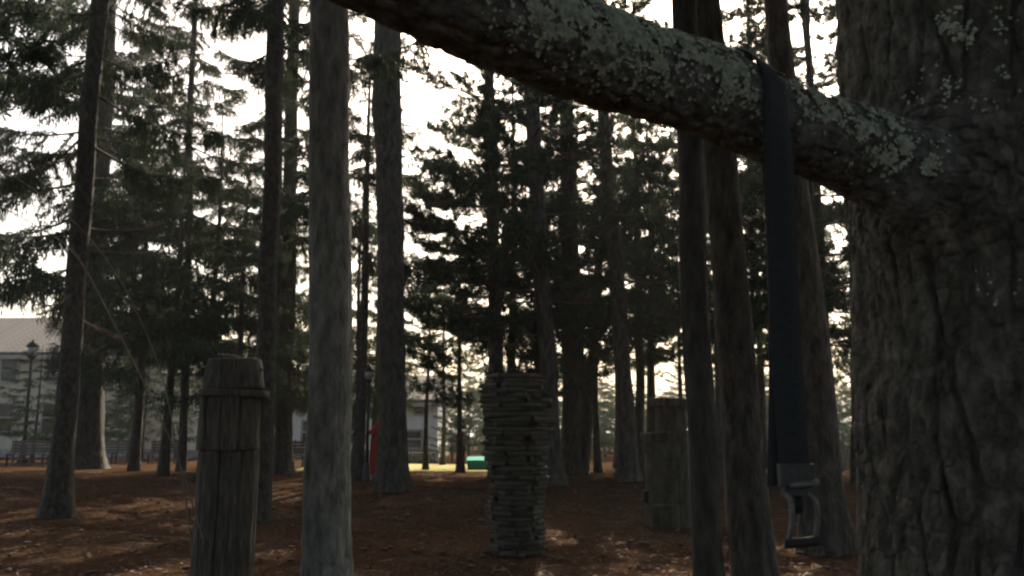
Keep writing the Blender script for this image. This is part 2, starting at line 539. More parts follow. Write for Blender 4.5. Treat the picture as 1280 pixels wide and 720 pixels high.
LIB = {}
for kind, Ls in (('spruce', (2.4, 2.4, 2.6, 2.2, 2.5, 2.3)), ('pine', (2.2, 2.4, 2.6, 2.3, 2.5, 2.0))):
    LIB[kind] = []
    for k, Lb in enumerate(Ls):
        w, f = make_branch(kind, Lb, 100 + k * 7 + (50 if kind == 'pine' else 0), 1.0)
        LIB[kind].append((w.mesh('branch', M['twig'], True), f.mesh('foliage', M[kind + '_leaf']), Lb, w, f))
LIB['bare'] = []
for k in range(5):
    w, f = make_branch('spruce' if k < 3 else 'pine', 2.2, 300 + k * 3, bare=True)
    LIB['bare'].append((w.mesh('branch', M['twig'], True), None, 2.2, w, f))


def trunk_mesh(path, rad, sides, flare, mat, seed, rough=0.075):
    """tapered trunk with an uneven outline and a flared foot"""
    p = np.asarray(path); n = len(p)
    hgt = p[:, 2] - p[0, 2]
    th = np.arange(sides) * 2 * math.pi / sides
    rr = np.asarray(rad)[:, None] * np.ones(sides)
    fl = np.exp(-hgt / (0.42 + rad[0] * 0.5))[:, None]
    lobes = 1 + 0.35 * np.sin(th * 5 + seed)[None] + 0.2 * np.sin(th * 3 + seed * 2)[None]
    r0 = rr * flare * 1.35 * fl * lobes
    cx, sy = np.cos(th)[None] * np.ones((n, 1)), np.sin(th)[None] * np.ones((n, 1))
    z = hgt[:, None] * np.ones((1, sides))
    nz = fbm(cx * 3.0 + seed, sy * 3.0, z * 0.9, seed=seed, oct=3) * rough * 1.6
    f1, f2, _ = worley((th / (2 * math.pi) * 14)[None] * np.ones((n, 1)) + 0.5 * vnoise(z * 2, cx * 2, seed=seed), z * 3.2, seed=seed)
    nz = nz + (np.clip((f2 - f1) * 2.5, 0, 1) - 0.6) * rough
    disp = r0 + rr * nz
    mb = MB().tube(p, rad, sides, True, disp)
    return mb.mesh('trunk', mat, True)


def tree_path(base, top_px, depth, H, bend=0.0, seed=0, n=46, kink=None):
    """trunk axis from base to height H; leans so that it passes photo column top_px at the top of the picture"""
    zt = at(top_px, 0, depth)
    base = np.asarray(base, float)
    slope = (zt[:2] - base[:2]) / (zt[2] - base[2])
    hh = np.concatenate([np.linspace(-0.25, 1.2, 12, endpoint=False), np.linspace(1.2, H, n - 12)])
    x = base[0] + slope[0] * hh + bend * np.sin(np.clip(hh / H, 0, 1) * math.pi) + 0.05 * fbm(hh * 0.35, hh * 0 + seed, seed=seed, oct=2) * np.clip(hh, 0, 1.5)
    y = base[1] + slope[1] * hh + 0.05 * fbm(hh * 0.35 + 9, hh * 0 + seed, seed=seed + 1, oct=2) * np.clip(hh, 0, 1.5)
    return np.stack([x, y, base[2] + hh], 1)


def add_branch(tree, origin, kind, idx, az, pitch, length, roll=0.0, sc_z=1.0):
    w, f, Lb, _, _ = LIB[kind][idx % len(LIB[kind])]
    s = length / Lb
    b = link('branch', w, tree, tuple(origin), (roll, -pitch, az), s)
    if f is not None:
        link('foliage', f, b)
    return b


def make_tree(name, label, cat, group, base, top_px, w0, w1, H, kind='pine', crown=None, bare=None, flare=0.5, sides=20, bend=0.0, seed=1, tip=True, extra=()):
    """crown: (h0, h1, count, Lmax, Lmin, pitch), bare: (h0, h1, count, length)"""
    depth = base[1]
    path = tree_path(base, top_px, depth, H, bend, seed)
    m_px = depth / F_
    hvis = at(0, 0, depth)[2]
    hh = path[:, 2] - base[2]
    k = np.clip(hh / hvis, 0, 3)
    rad = 0.5 * m_px * (w0 + (w1 - w0) * k)
    fade = np.clip(1 - (hh - hvis) / max(0.5, (H - hvis)), 0.05, 1) if H > hvis else np.clip((1 - hh / H) * 1.6, 0.05, 1) ** 0.8
    rad = np.maximum(rad, 0.3 * m_px * min(w0, w1)) * np.where(hh > 0, fade, 1)
    root = empty(name, tuple(base), label, cat, group)
    mat = M['glare_pale_bark'] if 'broad straight pine' in label else M['dark_bark'] if ('dark slim' in label and 'in front' in label) or 'thick dark spruce' in label else M['spruce_bark'] if kind == 'spruce' else M['pine_bark']
    link('trunk', trunk_mesh(path - base, rad, sides, flare, mat, seed), root)
    r = np.random.default_rng(seed * 13 + 5)

    def onaxis(h):
        return np.array([np.interp(h, hh, path[:, q]) for q in range(3)]) - base
    if crown:
        h0, h1, cnt, Lmax, Lmin, pitch = crown[:6]
        cnt = int(cnt * (1.0 if kind == 'spruce' else 1.4))
        for q in range(cnt):
            u = (q + r.uniform(0, 0.8)) / cnt
            h = h0 + (h1 - h0) * u
            ln = (Lmin + (Lmax - Lmin) * (1 - u) ** 0.8) * r.uniform(0.75, 1.15)
            az = q * 2.39996 + r.uniform(-0.5, 0.5)
            add_branch(root, onaxis(min(h, H * 0.99)), kind, int(r.integers(6)), az, pitch + r.uniform(-0.15, 0.15) + 0.25 * u, ln)
    if bare:
        h0, h1, cnt, ln = bare
        for q in range(cnt):
            h = h0 + (h1 - h0) * (q + r.uniform(0, 1)) / cnt
            add_branch(root, onaxis(h), 'bare', int(r.integers(5)), r.uniform(0, 6.28), r.uniform(-0.35, 0.25), ln * r.uniform(0.5, 1.2))
    for (h, kd, idx, az, pt, ln) in extra:
        add_branch(root, onaxis(h), kd, idx, az, pt, ln)
    return root


def hpix(py, Y):
    return at(640, py, Y)[2]


def hat(b, py):
    """height above a tree's foot of photo row py at the tree's distance"""
    return hpix(py, b[1]) - b[2]


# ------------------------------------------------------------------ the trees one can tell apart
b = G(104, 586)
make_tree('spruce_tree', 'thick dark spruce at far left directly behind a slimmer leaning trunk', 'tree', 'evergreens of the wood', b, 133, 36, 27, 24, 'spruce',
          (hat(b, 370), 23, 46, 5.4, 1.4, -0.12), (hat(b, 470), hat(b, 150), 14, 2.2), 0.7, 22, seed=3)
b = G(70, 646)
make_tree('spruce_tree', 'slim spruce at far left leaning in front of a thicker trunk', 'tree', 'evergreens of the wood', b, 126, 26, 21, 16, 'spruce',
          (hat(b, 190), 15.5, 26, 2.5, 0.8, -0.15), (hat(b, 420), hat(b, 120), 12, 1.7), 0.95, 20, seed=4)
b = G(325, 653)
make_tree('spruce_tree', 'straight slender spruce rising just right of the weathered wooden pillar', 'tree', 'evergreens of the wood', b, 346, 25, 20, 17, 'spruce',
          (hat(b, 60), 16, 26, 2.6, 0.8, -0.1), (hat(b, 330), hat(b, 60), 10, 1.2), 0.3, 20, seed=5)
b = G(352, 591)
make_tree('spruce_tree', 'thin far spruce in the gap left of the broad straight foreground trunk', 'tree', 'evergreens of the wood', b, 369, 21, 15, 22, 'spruce',
          (hat(b, 130), 21, 24, 2.4, 0.8, -0.1), (hat(b, 400), hat(b, 40), 16, 1.9), 0.7, 18, seed=6)
b = G(408, 738)
make_tree('pine_tree', 'broad straight pine trunk left of centre, its foot below the picture', 'tree', 'evergreens of the wood', b, 413, 54, 50, 19, 'pine',
          (7.4, 18.5, 26, 3.6, 1.0, 0.05), (2.6, 6.4, 7, 0.7), 0.25, 30, seed=7)
b = G(490, 613)
ex = [(hat(b, 130), 'bare', 3, 0.15, 0.55, 2.3), (hat(b, 255), 'bare', 4, -0.05, -0.02, 2.0), (hat(b, 180), 'bare', 1, 2.9, 0.1, 1.6), (hat(b, 215), 'bare', 2, 3.3, 0.2, 1.5),
      (hat(b, 150), 'bare', 0, 0.2, 0.1, 1.8), (hat(b, 395), 'bare', 3, 0.1, 0.35, 1.2)]
swollen = make_tree('pine_tree', 'dark pine with swollen upper trunk standing in front of the red sculpture', 'tree', 'evergreens of the wood', b, 484, 33, 36, 22, 'pine',
          (hat(b, 20), 21, 18, 3.4, 1.0, 0.05), None, 0.5, 22, seed=8, extra=ex)
fz = [hat(b, y_) for y_ in (205, 180, 155, 130, 105, 80, 55)]
fx = [(at(x_, 130, b[1])[0] - b[0]) for x_ in (487, 485, 483, 482, 483, 484, 485)]
ft = np.linspace(0, 2 * math.pi, 20, endpoint=False)
MB().tube(bez([(x_, 0, z_) for x_, z_ in zip(fx, fz)], 42), np.interp(np.arange(42), [0, 12, 20, 28, 41], [0.24, 0.31, 0.35, 0.33, 0.24]), 20, True,
          0.03 * fbm(np.cos(ft)[None] * 2 + np.zeros((42, 1)), np.sin(ft)[None] * 2 + np.zeros((42, 1)), np.linspace(0, 5, 42)[:, None] + np.zeros((1, 20)), seed=77)).build('swelling', M['pine_bark'], swollen, True)
b = G(620, 600)
make_tree('pine_tree', 'thin pine rising behind the layered pillar', 'tree', 'evergreens of the wood', b, 611, 17, 13, 18, 'pine',
          (hat(b, 440), 17, 40, 3.4, 0.9, 0.02), None, 0.5, 16, seed=9)
b = G(692, 606)
make_tree('pine_tree', 'pine leaning left with its foot just right of the layered pillar', 'tree', 'evergreens of the wood', b, 656, 22, 18, 19, 'pine',
          (hat(b, 380), 18, 34, 3.0, 0.9, 0.03), (hat(b, 480), hat(b, 380), 5, 1.2), 0.6, 18, seed=10)
b = G(714, 593)
make_tree('pine_tree', 'straight dark pine in the middle of the wood beside a thin slanting stem', 'tree', 'evergreens of the wood', b, 706, 24, 16, 20, 'pine',
          (hat(b, 430), 19, 34, 3.0, 0.9, 0.03), None, 0.4, 18, seed=11)
b = G(729, 593)
make_tree('pine_tree', 'thin slanting pine stem leaning right against the straight one beside it', 'tree', 'evergreens of the wood', b, 775, 12, 7, 12, 'pine',
          (hat(b, 330), 11.5, 14, 1.8, 0.7, 0.1), None, 0.3, 12, seed=12)
b = G(786, 602)
make_tree('pine_tree', 'tall pine leaning left in the gap just left of the mossy headed pillar', 'tree', 'evergreens of the wood', b, 748, 23, 13, 20, 'pine',
          (hat(b, 400), 19, 32, 2.8, 0.9, 0.05), (hat(b, 520), hat(b, 400), 5, 1.3), 0.5, 18, seed=13)
b = G(801, 590)
make_tree('pine_tree', 'slight far pine stem half hidden behind the tall pine near the mossy pillar', 'tree', 'evergreens of the wood', b, 790, 12, 8, 15, 'pine',
          (hat(b, 420), 14.5, 22, 2.4, 0.8, 0.05), None, 0.3, 12, seed=14)
b = G(888, 760)
make_tree('pine_tree', 'dark slim trunk just right of the mossy pillar in front of a paler trunk', 'tree', 'evergreens of the wood', b, 866, 35, 33, 17, 'pine',
          (6.6, 16.5, 22, 3.2, 1.0, 0.05), None, 0.25, 26, bend=-0.07, seed=15)
b = G(947, 742)
make_tree('pine_tree', 'paler wide trunk standing between the dark slim trunk and hanging strap', 'tree', 'evergreens of the wood', b, 884, 50, 40, 18, 'pine',
          (7.2, 17.5, 24, 3.4, 1.0, 0.05), (1.5, 5.5, 4, 0.5), 0.25, 28, bend=-0.05, seed=16)
b = G(1033, 691)
make_tree('pine_tree', 'stout pine with flared foot standing behind the hanging strap handle', 'tree', 'evergreens of the wood', b, 972, 50, 29, 18, 'pine',
          (hat(b, -40), 17.5, 24, 3.2, 1.0, 0.05), None, 0.55, 26, seed=17)
b = G(1046, 601)
make_tree('pine_tree', 'thin far pine showing beside the top of the stout pine behind the strap', 'tree', 'evergreens of the wood', b, 1004, 12, 9, 20, 'pine',
          (hat(b, 430), 19, 36, 2.8, 0.8, 0.03), None, 0.4, 14, seed=18)
b = G(1069, 604)
make_tree('pine_tree', 'young slender pine with slanting limbs in the gap beside the huge trunk', 'tree', 'evergreens of the wood', b, 1060, 10, 5, 9, 'pine',
          (hat(b, 440), 8.8, 16, 1.8, 0.5, 0.1), None, 0.3, 12, seed=19,
          extra=[(hat(b, 545), 'bare', 3, 0.1, 0.6, 1.5), (hat(b, 515), 'bare', 4, 0.0, 0.5, 1.4), (hat(b, 565), 'pine', 2, 2.6, 0.1, 1.0)])
b = G(941, 596)
make_tree('pine_tree', 'very thin far pine seen between the paler trunk and hanging strap', 'tree', 'evergreens of the wood', b, 934, 7, 5, 17, 'pine',
          (hat(b, 440), 16.5, 34, 2.8, 0.8, 0.03), None, 0.4, 12, seed=20)
b = G(227, 589)
make_tree('spruce_tree', 'thin spruce stem between the crossing pale canes and the wooden pillar', 'tree', 'evergreens of the wood', b, 243, 11, 7, 21, 'spruce',
          (hat(b, 420), 20.5, 50, 3.6, 1.2, -0.1), (hat(b, 520), hat(b, 440), 5, 1.2), 0.4, 14, seed=21)
b = G(126, 574)
make_tree('spruce_tree', 'thin far spruce stem right of the thick spruce, before the pale house wall', 'tree', 'evergreens of the wood', b, 140, 8, 5, 21, 'spruce',
          (hat(b, 400), 20.5, 26, 3.0, 1.0, -0.1), None, 0.4, 12, seed=22)
b = G(164, 575)
make_tree('spruce_tree', 'thin far spruce stem behind the crossing pale canes', 'tree', 'evergreens of the wood', b, 176, 9, 6, 21, 'spruce',
          (hat(b, 415), 20.5, 44, 3.6, 1.2, -0.1), None, 0.4, 12, seed=23)


for (px, Yh, w, H, kd, h0, cnt, Lm, Ln, sd, lab) in [
        (418, 24, 9, 20, 'spruce', 300, 34, 2.9, 1.4, 41, 'lacy spruce mostly hidden behind the broad straight foreground trunk'),
        (352, 28, 8, 20, 'spruce', 300, 26, 2.6, 1.3, 42, 'lacy spruce directly behind the thin far spruce left of the broad trunk'),
        (480, 27, 9, 20, 'spruce', 230, 13, 1.9, 1.0, 43, 'lacy spruce mostly hidden behind the pine with the swollen upper trunk'),
        (893, 22, 9, 19, 'pine', 420, 36, 2.8, 1.2, 44, 'bushy pine mostly hidden behind the paler wide trunk'),
        (1012, 21, 9, 18, 'pine', 440, 36, 2.6, 1.2, 45, 'bushy pine mostly hidden behind the stout pine with the flared foot')]:
    xh = (px - 640) / F_ * Yh
    bb = np.array([xh, Yh, float(ground_z(xh, Yh))])
    make_tree(kd + '_tree', lab, 'tree', 'evergreens of the wood', bb, px, w, w * 0.7, H, kd, (hat(bb, h0), H - 0.5, cnt, Lm, Ln, -0.08 if kd == 'spruce' else 0.05), (hat(bb, h0), H * 0.8, 12, 1.8), 0.4, 12, seed=sd)

# ------------------------------------------------------------------ far evergreens: trunk and one crown each
def make_crown(kind, H, h0, cnt, Lmax, Lmin, seed):
    """a whole crown joined into one mesh: every branch with its sprays"""
    r = np.random.default_rng(seed)
    mb = MB()
    for q in range(cnt):
        u = (q + r.uniform(0, 0.8)) / cnt
        h = h0 + (H - h0) * u
        ln = (Lmin + (Lmax - Lmin) * (1 - u) ** 0.85) * r.uniform(0.7, 1.15)
        _, _, Lb, w, f = LIB[kind][int(r.integers(6))]
        az = q * 2.39996 + r.uniform(-0.5, 0.5); pt = (-0.1 if kind == 'spruce' else 0.08) + r.uniform(-0.15, 0.15) + 0.3 * u
        mt = np.array((Matrix.Rotation(az, 3, 'Z') @ Matrix.Rotation(-pt, 3, 'Y'))) * (ln / Lb)
        fv = np.concatenate(f.v); fq = np.concatenate(f.q)
        keep = r.random(len(fq)) < 0.62
        fq = fq[keep]
        mb.add(fv @ mt.T + np.array([0, 0, h]), fq)
    return mb.mesh('crown', M[kind + '_leaf'])


CROWNS = {'spruce': [make_crown('spruce', 10, 1.5, 46, 3.3, 0.6, 401), make_crown('spruce', 10, 1.2, 42, 3.0, 0.6, 402)],
          'pine': [make_crown('pine', 10, 2.4, 44, 3.2, 1.2, 403), make_crown('pine', 10, 1.8, 40, 3.0, 1.1, 404)]}
FAR_TRUNK = {}
for kd in ('spruce', 'pine'):
    hh = np.linspace(-0.2, 9.8, 24)
    pth = np.stack([0.05 * np.sin(hh * 0.7), 0.05 * np.cos(hh * 0.5), hh], 1)
    FAR_TRUNK[kd] = trunk_mesh(pth, np.linspace(0.15, 0.02, 24), 12, 0.4, M[kd + '_bark'], 31)


def far_tree(px, Y, top_py, kind, var, wide=1.0, lift=478, label=None):
    x = (px - 640) / F_ * Y * 1.0
    z = float(ground_z(x, Y))
    H = hpix(top_py, Y) - z
    nm = kind + '_tree'
    root = empty(nm, (x, Y, z), label or ('dense dark spruce crowding the background at left' if px < 480 else 'dark pine crowding the background between the nearer trunks'),
                 'tree', 'far evergreens behind the wood at left' if px < 480 else 'far pines behind the wood')
    s = H / 10.0
    link('trunk', FAR_TRUNK[kind], root, (0, 0, 0), (0, 0, var * 1.7), (s * 0.9, s * 0.9, s))
    hb = hpix(lift + 18 * math.sin(px * 1.7), Y) - z           # lowest boughs
    sz = (H - hb) / 8.2
    link('crown', CROWNS[kind][var % 2], root, (0, 0, hb - 1.7 * sz), (0, 0, px * 0.37), (s * wide, s * wide, sz))
    return root


FAR_LABELS = {175: 'dense far spruce above the crossing canes, right of the thick spruce',
              215: 'dense far spruce above the gap between the canes and the wooden pillar',
              262: 'dense far spruce rising right above the weathered wooden pillar',
              300: 'dense far spruce touching the left side of the straight slender spruce',
              340: 'far spruce in the gap between the slender spruce and the thin far spruce',
              362: 'far spruce against the right side of the thin far spruce stem',
              395: 'far spruce mostly hidden behind the broad straight trunk',
              448: 'lower far spruce in the gap between the broad trunk and the swollen pine',
              452: 'narrow tall spruce in the gap between the broad trunk and the swollen pine',
              470: 'far spruce touching the left edge of the swollen pine trunk',
              535: 'low far pine right of the swollen pine, above the white house',
              575: 'far pine left of the thin pine behind the layered pillar',
              622: 'tall far pine close against the thin pine behind the layered pillar',
              640: 'tallest far pine straight above the layered pillar',
              675: 'far pine behind the pine leaning left beside the layered pillar',
              725: 'far pine behind the thin slanting stem',
              770: 'lower far pine directly behind the tall leaning pine near the mossy pillar',
              815: 'far pine rising above the head of the mossy pillar',
              850: 'low far pine in the gap just left of the dark slim trunk',
              905: 'tall far pine mostly hidden behind the paler wide trunk',
              950: 'far pine in the gap between the paler trunk and the strap',
              985: 'far pine directly behind the hanging strap',
              1035: 'far pine close behind the stout pine with the flared foot',
              1085: 'low far pine beside the left edge of the huge trunk',
              745: 'far pine left of the tall leaning pine near the mossy pillar',
              880: 'far pine seen between the dark slim trunk and the paler trunk',
              555: 'small far pine over the right end of the white house'}
for k, (px, Y, tp, kd, wd, lift) in enumerate([
        (175, 30, 130, 'spruce', 0.8, 425), (215, 27, 150, 'spruce', 0.9, 420), (262, 29, 130, 'spruce', 1.0, 410), (300, 26, 190, 'spruce', 1.0, 450),
        (340, 33, 225, 'spruce', 1.1, 490), (362, 28, 232, 'spruce', 0.9, 480), (395, 31, 200, 'spruce', 0.9, 490), (448, 30, 225, 'spruce', 0.8, 470), (452, 24, 40, 'spruce', 0.55, 260),
        (535, 31, 330, 'pine', 0.9, 462), (575, 29, 270, 'pine', 1.0, 455), (622, 26, 95, 'pine', 0.9, 505), (640, 30, 60, 'pine', 0.9, 510), (675, 27, 90, 'pine', 0.9, 505), (725, 31, 120, 'pine', 0.9, 495),
        (770, 33, 260, 'pine', 1.0, 470), (815, 30, 110, 'pine', 0.8, 470), (850, 34, 290, 'pine', 1.0, 480), (905, 31, 80, 'pine', 0.9, 515), (950, 33, 150, 'pine', 1.0, 490), (985, 29, 130, 'pine', 0.9, 510),
        (1035, 31, 110, 'pine', 0.9, 490), (1085, 34, 330, 'pine', 0.6, 470),
        (470, 34, 300, 'spruce', 0.8, 470), (745, 29, 240, 'pine', 0.9, 460), (880, 28, 200, 'pine', 1.0, 470), (555, 36, 350, 'pine', 1.0, 465)]):
    far_tree(px, Y, tp, kd, k, wd, lift, FAR_LABELS[px])

# low trees on the slope beyond the wood and behind the houses
for k, (px, Y, tp, wd) in enumerate([(385, 66, 455, 1.3), (425, 70, 440, 1.4), (470, 68, 452, 1.3), (520, 72, 460, 1.3), (570, 70, 470, 1.5), (600, 62, 475, 1.5), (640, 66, 460, 1.5), (690, 60, 470, 1.7), (720, 54, 478, 1.7), (755, 50, 480, 1.8), (665, 48, 500, 1.6), (735, 62, 455, 1.8), (805, 52, 500, 1.8), (845, 50, 490, 1.8), (930, 50, 470, 1.8), (990, 48, 480, 1.8), (1040, 52, 480, 1.6),
                                     (785, 66, 480, 1.5), (820, 60, 495, 1.5), (860, 68, 470, 1.5), (900, 62, 490, 1.4), (940, 66, 480, 1.5), (985, 60, 490, 1.4), (1030, 68, 500, 1.4), (150, 70, 380, 1.2), (260, 68, 400, 1.2), (310, 72, 420, 1.2)]):
    x = (px - 640) / F_ * Y
    z = float(ground_z(x, Y)) - 0.3
    root = empty('pine_tree', (x, Y, z), 'low bushy tree on the far side beyond the wood', 'tree', 'low trees beyond the wood')
    s = (hpix(tp, Y) - z) / 10
    link('trunk', FAR_TRUNK['pine'], root, None, (0, 0, k), (s, s, s))
    link('crown', CROWNS['pine'][k % 2], root, (0, 0, -1.2 * s), (0, 0, k * 1.9), (s * wd * 1.3, s * wd * 1.3, s * 1.12))

for px, Y, tp, wd, lab in ((52, 40, 428, 1.5, 'bushy small spruce in front of the house window beside the tall lamp post'), (128, 41, 440, 1.7, 'bushy small spruce in front of the house, just right of the thick spruce'),
                      (186, 42, 432, 1.8, 'bushy small spruce in front of the house behind the crossing canes')):
    x = (px - 640) / F_ * Y
    z = float(ground_z(x, Y))
    root = empty('spruce_tree', (x, Y, z), lab, 'tree', 'small spruces before the house')
    s = (hpix(tp, Y) - z) / 10
    link('trunk', FAR_TRUNK['spruce'], root, None, (0, 0, px), (s, s, s))
    link('crown', CROWNS['spruce'][px % 2], root, (0, 0, 0.5), (0, 0, px * 0.7), (s * wd, s * wd, s * 0.9))

# a hedge of young evergreens closes the view under the canopy
for k, px in enumerate(range(566, 1100, 21)):
    Y = 40 + (k * 7) % 13
    x = (px - 640) / F_ * Y
    z = float(ground_z(x, Y)) - 0.1
    root = empty('pine_tree', (x, Y, z), 'low bushy tree on the far side beyond the wood', 'tree', 'low trees beyond the wood')
    s = (hpix(495 - (k * 37) % 40, Y) - z) / 10
    link('trunk', FAR_TRUNK['pine'], root, None, (0, 0, k), (s, s, s))
    link('crown', CROWNS['pine'][k % 2], root, (0, 0, -1.5 * s), (0, 0, k * 2.3), (s * 1.5, s * 1.5, s * 1.15))

# unseen pines of the wood, added round the viewer to shade the scene
for k, (x, y, H) in enumerate([(-3.5, -3.5, 18), (3, -3, 18), (-7, -1, 18), (6, -1, 18), (0, -6, 19), (-4, -8, 19), (5, -9, 19), (-12, -4, 19), (12, -6, 19), (-16, 3, 20), (15, 2, 20), (-6, -5, 17), (4.5, -6, 18), (-1, -10, 19), (9, -3, 17), (-10, 2, 18), (7, 5, 18), (-9, -12, 20), (10, -12, 20), (-5.5, 5.5, 17), (13, 8, 19), (16, 21, 20), (25, 24, 20), (29, 31, 20), (-15, 9, 19), (2, -16, 20), (-14, 18, 20), (14, 17, 20)]):
    z = float(ground_z(x, y))
    root = empty('pine_tree', (x, y, z), 'tall unseen pine added outside the picture to shade the wood', 'tree', 'pines round the viewer')
    s = H / 10
    link('trunk', FAR_TRUNK['pine'], root, None, (0, 0, k), (s, s, s))
    link('crown', CROWNS['pine'][k % 2], root, (0, 0, 2.0), (0, 0, k * 1.3), (s * 0.85, s * 0.85, s * 0.85))

# ------------------------------------------------------------------ the huge near tree with its limb
TX, TY, TR = 1.40, 2.48, 0.41
near = empty('pine_tree', (TX, TY, 0), 'huge rough barked trunk at right with a lichen covered limb reaching across', 'tree', 'evergreens of the wood')
O3 = np.array([TX, TY, 0.0])
JOINT = at(1165, 235, 2.2) - O3           # where the limb leaves the trunk
nth, nzv = 520, 640
zz = np.concatenate([np.linspace(-0.2, 0.85, 40, endpoint=False), np.linspace(0.85, 3.15, nzv), np.linspace(3.2, 17, 60)])
# more columns on the side the camera looks at
cam_az = math.atan2(-TY, -TX)
tt = np.linspace(-1, 1, nth, endpoint=False)
th = cam_az + math.pi * (0.55 * tt + 0.45 * tt ** 3)
TH, ZZ = np.meshgrid(th, zz)
arc = (TH - cam_az) * TR
wx = arc + 0.022 * fbm(arc * 8, ZZ * 4, seed=51, oct=4)
wz = ZZ + 0.06 * fbm(arc * 5 + 7, ZZ * 3, seed=52, oct=3)
wx = wx + 0.03 * fbm(arc * 3.5, ZZ * 2.2, seed=81, oct=3)
f1, f2, idc = worley(wx / 0.085, wz / 0.34, seed=53)
fm = np.clip(0.62 + 1.1 * fbm(arc * 7 + 2, ZZ * 4, seed=82, oct=3), 0.12, 1.2)
plate = 1 - fm * (1 - sstep(0.0, 0.22, f2 - f1))
wx2 = arc + 0.012 * fbm(arc * 22, ZZ * 14, seed=71, oct=3)
wz2 = ZZ + 0.02 * fbm(arc * 20 + 4, ZZ * 12, seed=72, oct=3)
g1, g2, idg = worley(wx2 / 0.042 + 5, wz2 / 0.085, seed=54)
e1, e2, ide = worley(wx2 / 0.017 + 2, wz2 / 0.026, seed=74)
disp = 0.024 * (plate - 0.8) + 0.010 * (idc - 0.5) * plate
disp = disp + plate * (0.009 * (idg - 0.5) - 0.004 * fm * (1 - sstep(0.0, 0.16, g2 - g1)) + 0.0035 * (ide - 0.5) )
disp = disp + 0.0065 * fbm(arc * 42, ZZ * 26, seed=55, oct=4) + 0.006 * fbm(arc * 8, ZZ * 6, seed=57, oct=2)
# wrinkled collar round the limb joint
jaz = math.atan2(JOINT[1], JOINT[0])
ja = (TH - jaz + math.pi) % (2 * math.pi) - math.pi
dx, dz = ja * TR, ZZ - JOINT[2]
rr = np.hypot(dx, dz * 1.15) + 0.02 * fbm(dx * 9, dz * 9, seed=57, oct=3)
ang = np.arctan2(dz, dx)
h1, h2, idh = worley(rr / 0.045 + 3, ang * 2.6 + 0.6 * fbm(dx * 8, dz * 8, seed=58), seed=59)
wr = np.clip((h2 - h1) * 2.2, 0, 1) ** 0.8
collar = 0.020 * (wr - 0.6) + 0.5 * plate * (0.009 * (idg - 0.5) + 0.005 * (ide - 0.5)) + 0.01 * (idh - 0.5) + 0.005 * fbm(dx * 60, dz * 60, seed=60, oct=3)
wc = np.exp(-(rr / 0.26) ** 2.4) * np.where(dz < 0, np.exp(-(dz / 0.22) ** 2), 1)
disp = disp * (1 - wc) + collar * wc + 0.10 * np.exp(-(rr / 0.20) ** 2)
foot = 0.20 * np.exp(-np.clip(ZZ, 0, None) / 0.35) * (1 + 0.4 * np.sin(TH * 5))
rad = TR * np.clip(1.02 - 0.03 * (ZZ - 1.0) - 0.02 * np.clip(ZZ - 3, 0, 14) , 0.05, 1.2) + disp + foot
# the crown of the tree is far above the picture
V = np.stack([rad * np.cos(TH) + 0.0 * ZZ, rad * np.sin(TH), ZZ], -1)
nr = len(zz)
i = np.arange(nr - 1)[:, None]; j = np.arange(nth)[None]; k = (j + 1) % nth
link('trunk', MB().add(V, np.stack([i * nth + j, i * nth + k, (i + 1) * nth + k, (i + 1) * nth + j], -1)).mesh('trunk', M['near_bark'], True), near)

LP = [np.array([0.0, 0.0, JOINT[2] - 0.05]), JOINT * np.array([0.8, 0.8, 1]), at(1072, 190, 2.22) - O3, at(985, 160, 2.13) - O3, at(890, 116, 2.03) - O3, at(790, 86, 1.91) - O3, at(690, 50, 1.79) - O3,
      at(590, 6, 1.68) - O3, at(480, -45, 1.58) - O3, at(330, -105, 1.47) - O3, at(120, -190, 1.36) - O3, at(-200, -330, 1.25) - O3]
lpath = bez(LP, 420)
nl = len(lpath)
tl = np.linspace(0, 1, nl)
seg = np.concatenate([[0], np.cumsum(np.linalg.norm(np.diff(lpath, axis=0), axis=1))])
lrad = np.interp(seg, [0, 0.25, 0.50, 0.75, 1.6, 2.0, seg[-1]], [0.25, 0.185, 0.122, 0.107, 0.106, 0.100, 0.05])
ls = 150
lth = np.arange(ls) * 2 * math.pi / ls
LT, LSg = np.meshgrid(lth, seg)
cxl, syl = np.cos(LT), np.sin(LT)
a1, a2, ida = worley(LT / (2 * math.pi) * 13 + 0.35 * fbm(cxl * 3, syl * 3, LSg * 9, seed=61), LSg / 0.085 + 0.5 * fbm(cxl * 4, syl * 4, LSg * 8, seed=62), seed=63)
ldisp = 0.0045 * (sstep(0.0, 0.3, a2 - a1) - 0.65) * (0.6 + 0.8 * ida) + 0.011 * fbm(cxl * 1.2, syl * 1.2, LSg * 4, seed=64, oct=3) + 0.0045 * fbm(cxl * 7, syl * 7, LSg * 45, seed=65, oct=3)
limb = MB().tube(lpath, lrad, ls, True, ldisp).build('limb', M['limb_bark'], near, True)
for k in range(16):
    h = 5.0 + k * 0.72
    add_branch(near, (0, 0, h), 'pine', k, k * 2.4, 0.1, 3.8 - 0.15 * k)

# lichen: ruffled lobes gathered in patches on the limb and the trunk
lp, lt_, ln_, lb_ = frames(lpath)


def limb_surface(s, phi):
    """s: arc length, phi: angle from straight up towards the camera"""
    idx = np.clip(np.searchsorted(seg, s), 0, nl - 1)
    c, t = lp[idx], lt_[idx]
    up = np.array([0, 0, 1.0]) - t * t[:, 2:3]
    up /= np.linalg.norm(up, axis=1)[:, None]
    fr = np.cross(t, up)
    fr = fr * np.where(fr[:, 1:2] > 0, -1, 1)
    nrm = np.cos(phi)[:, None] * up + np.sin(phi)[:, None] * fr
    return c + nrm * (lrad[idx] + 0.002)[:, None], nrm, t


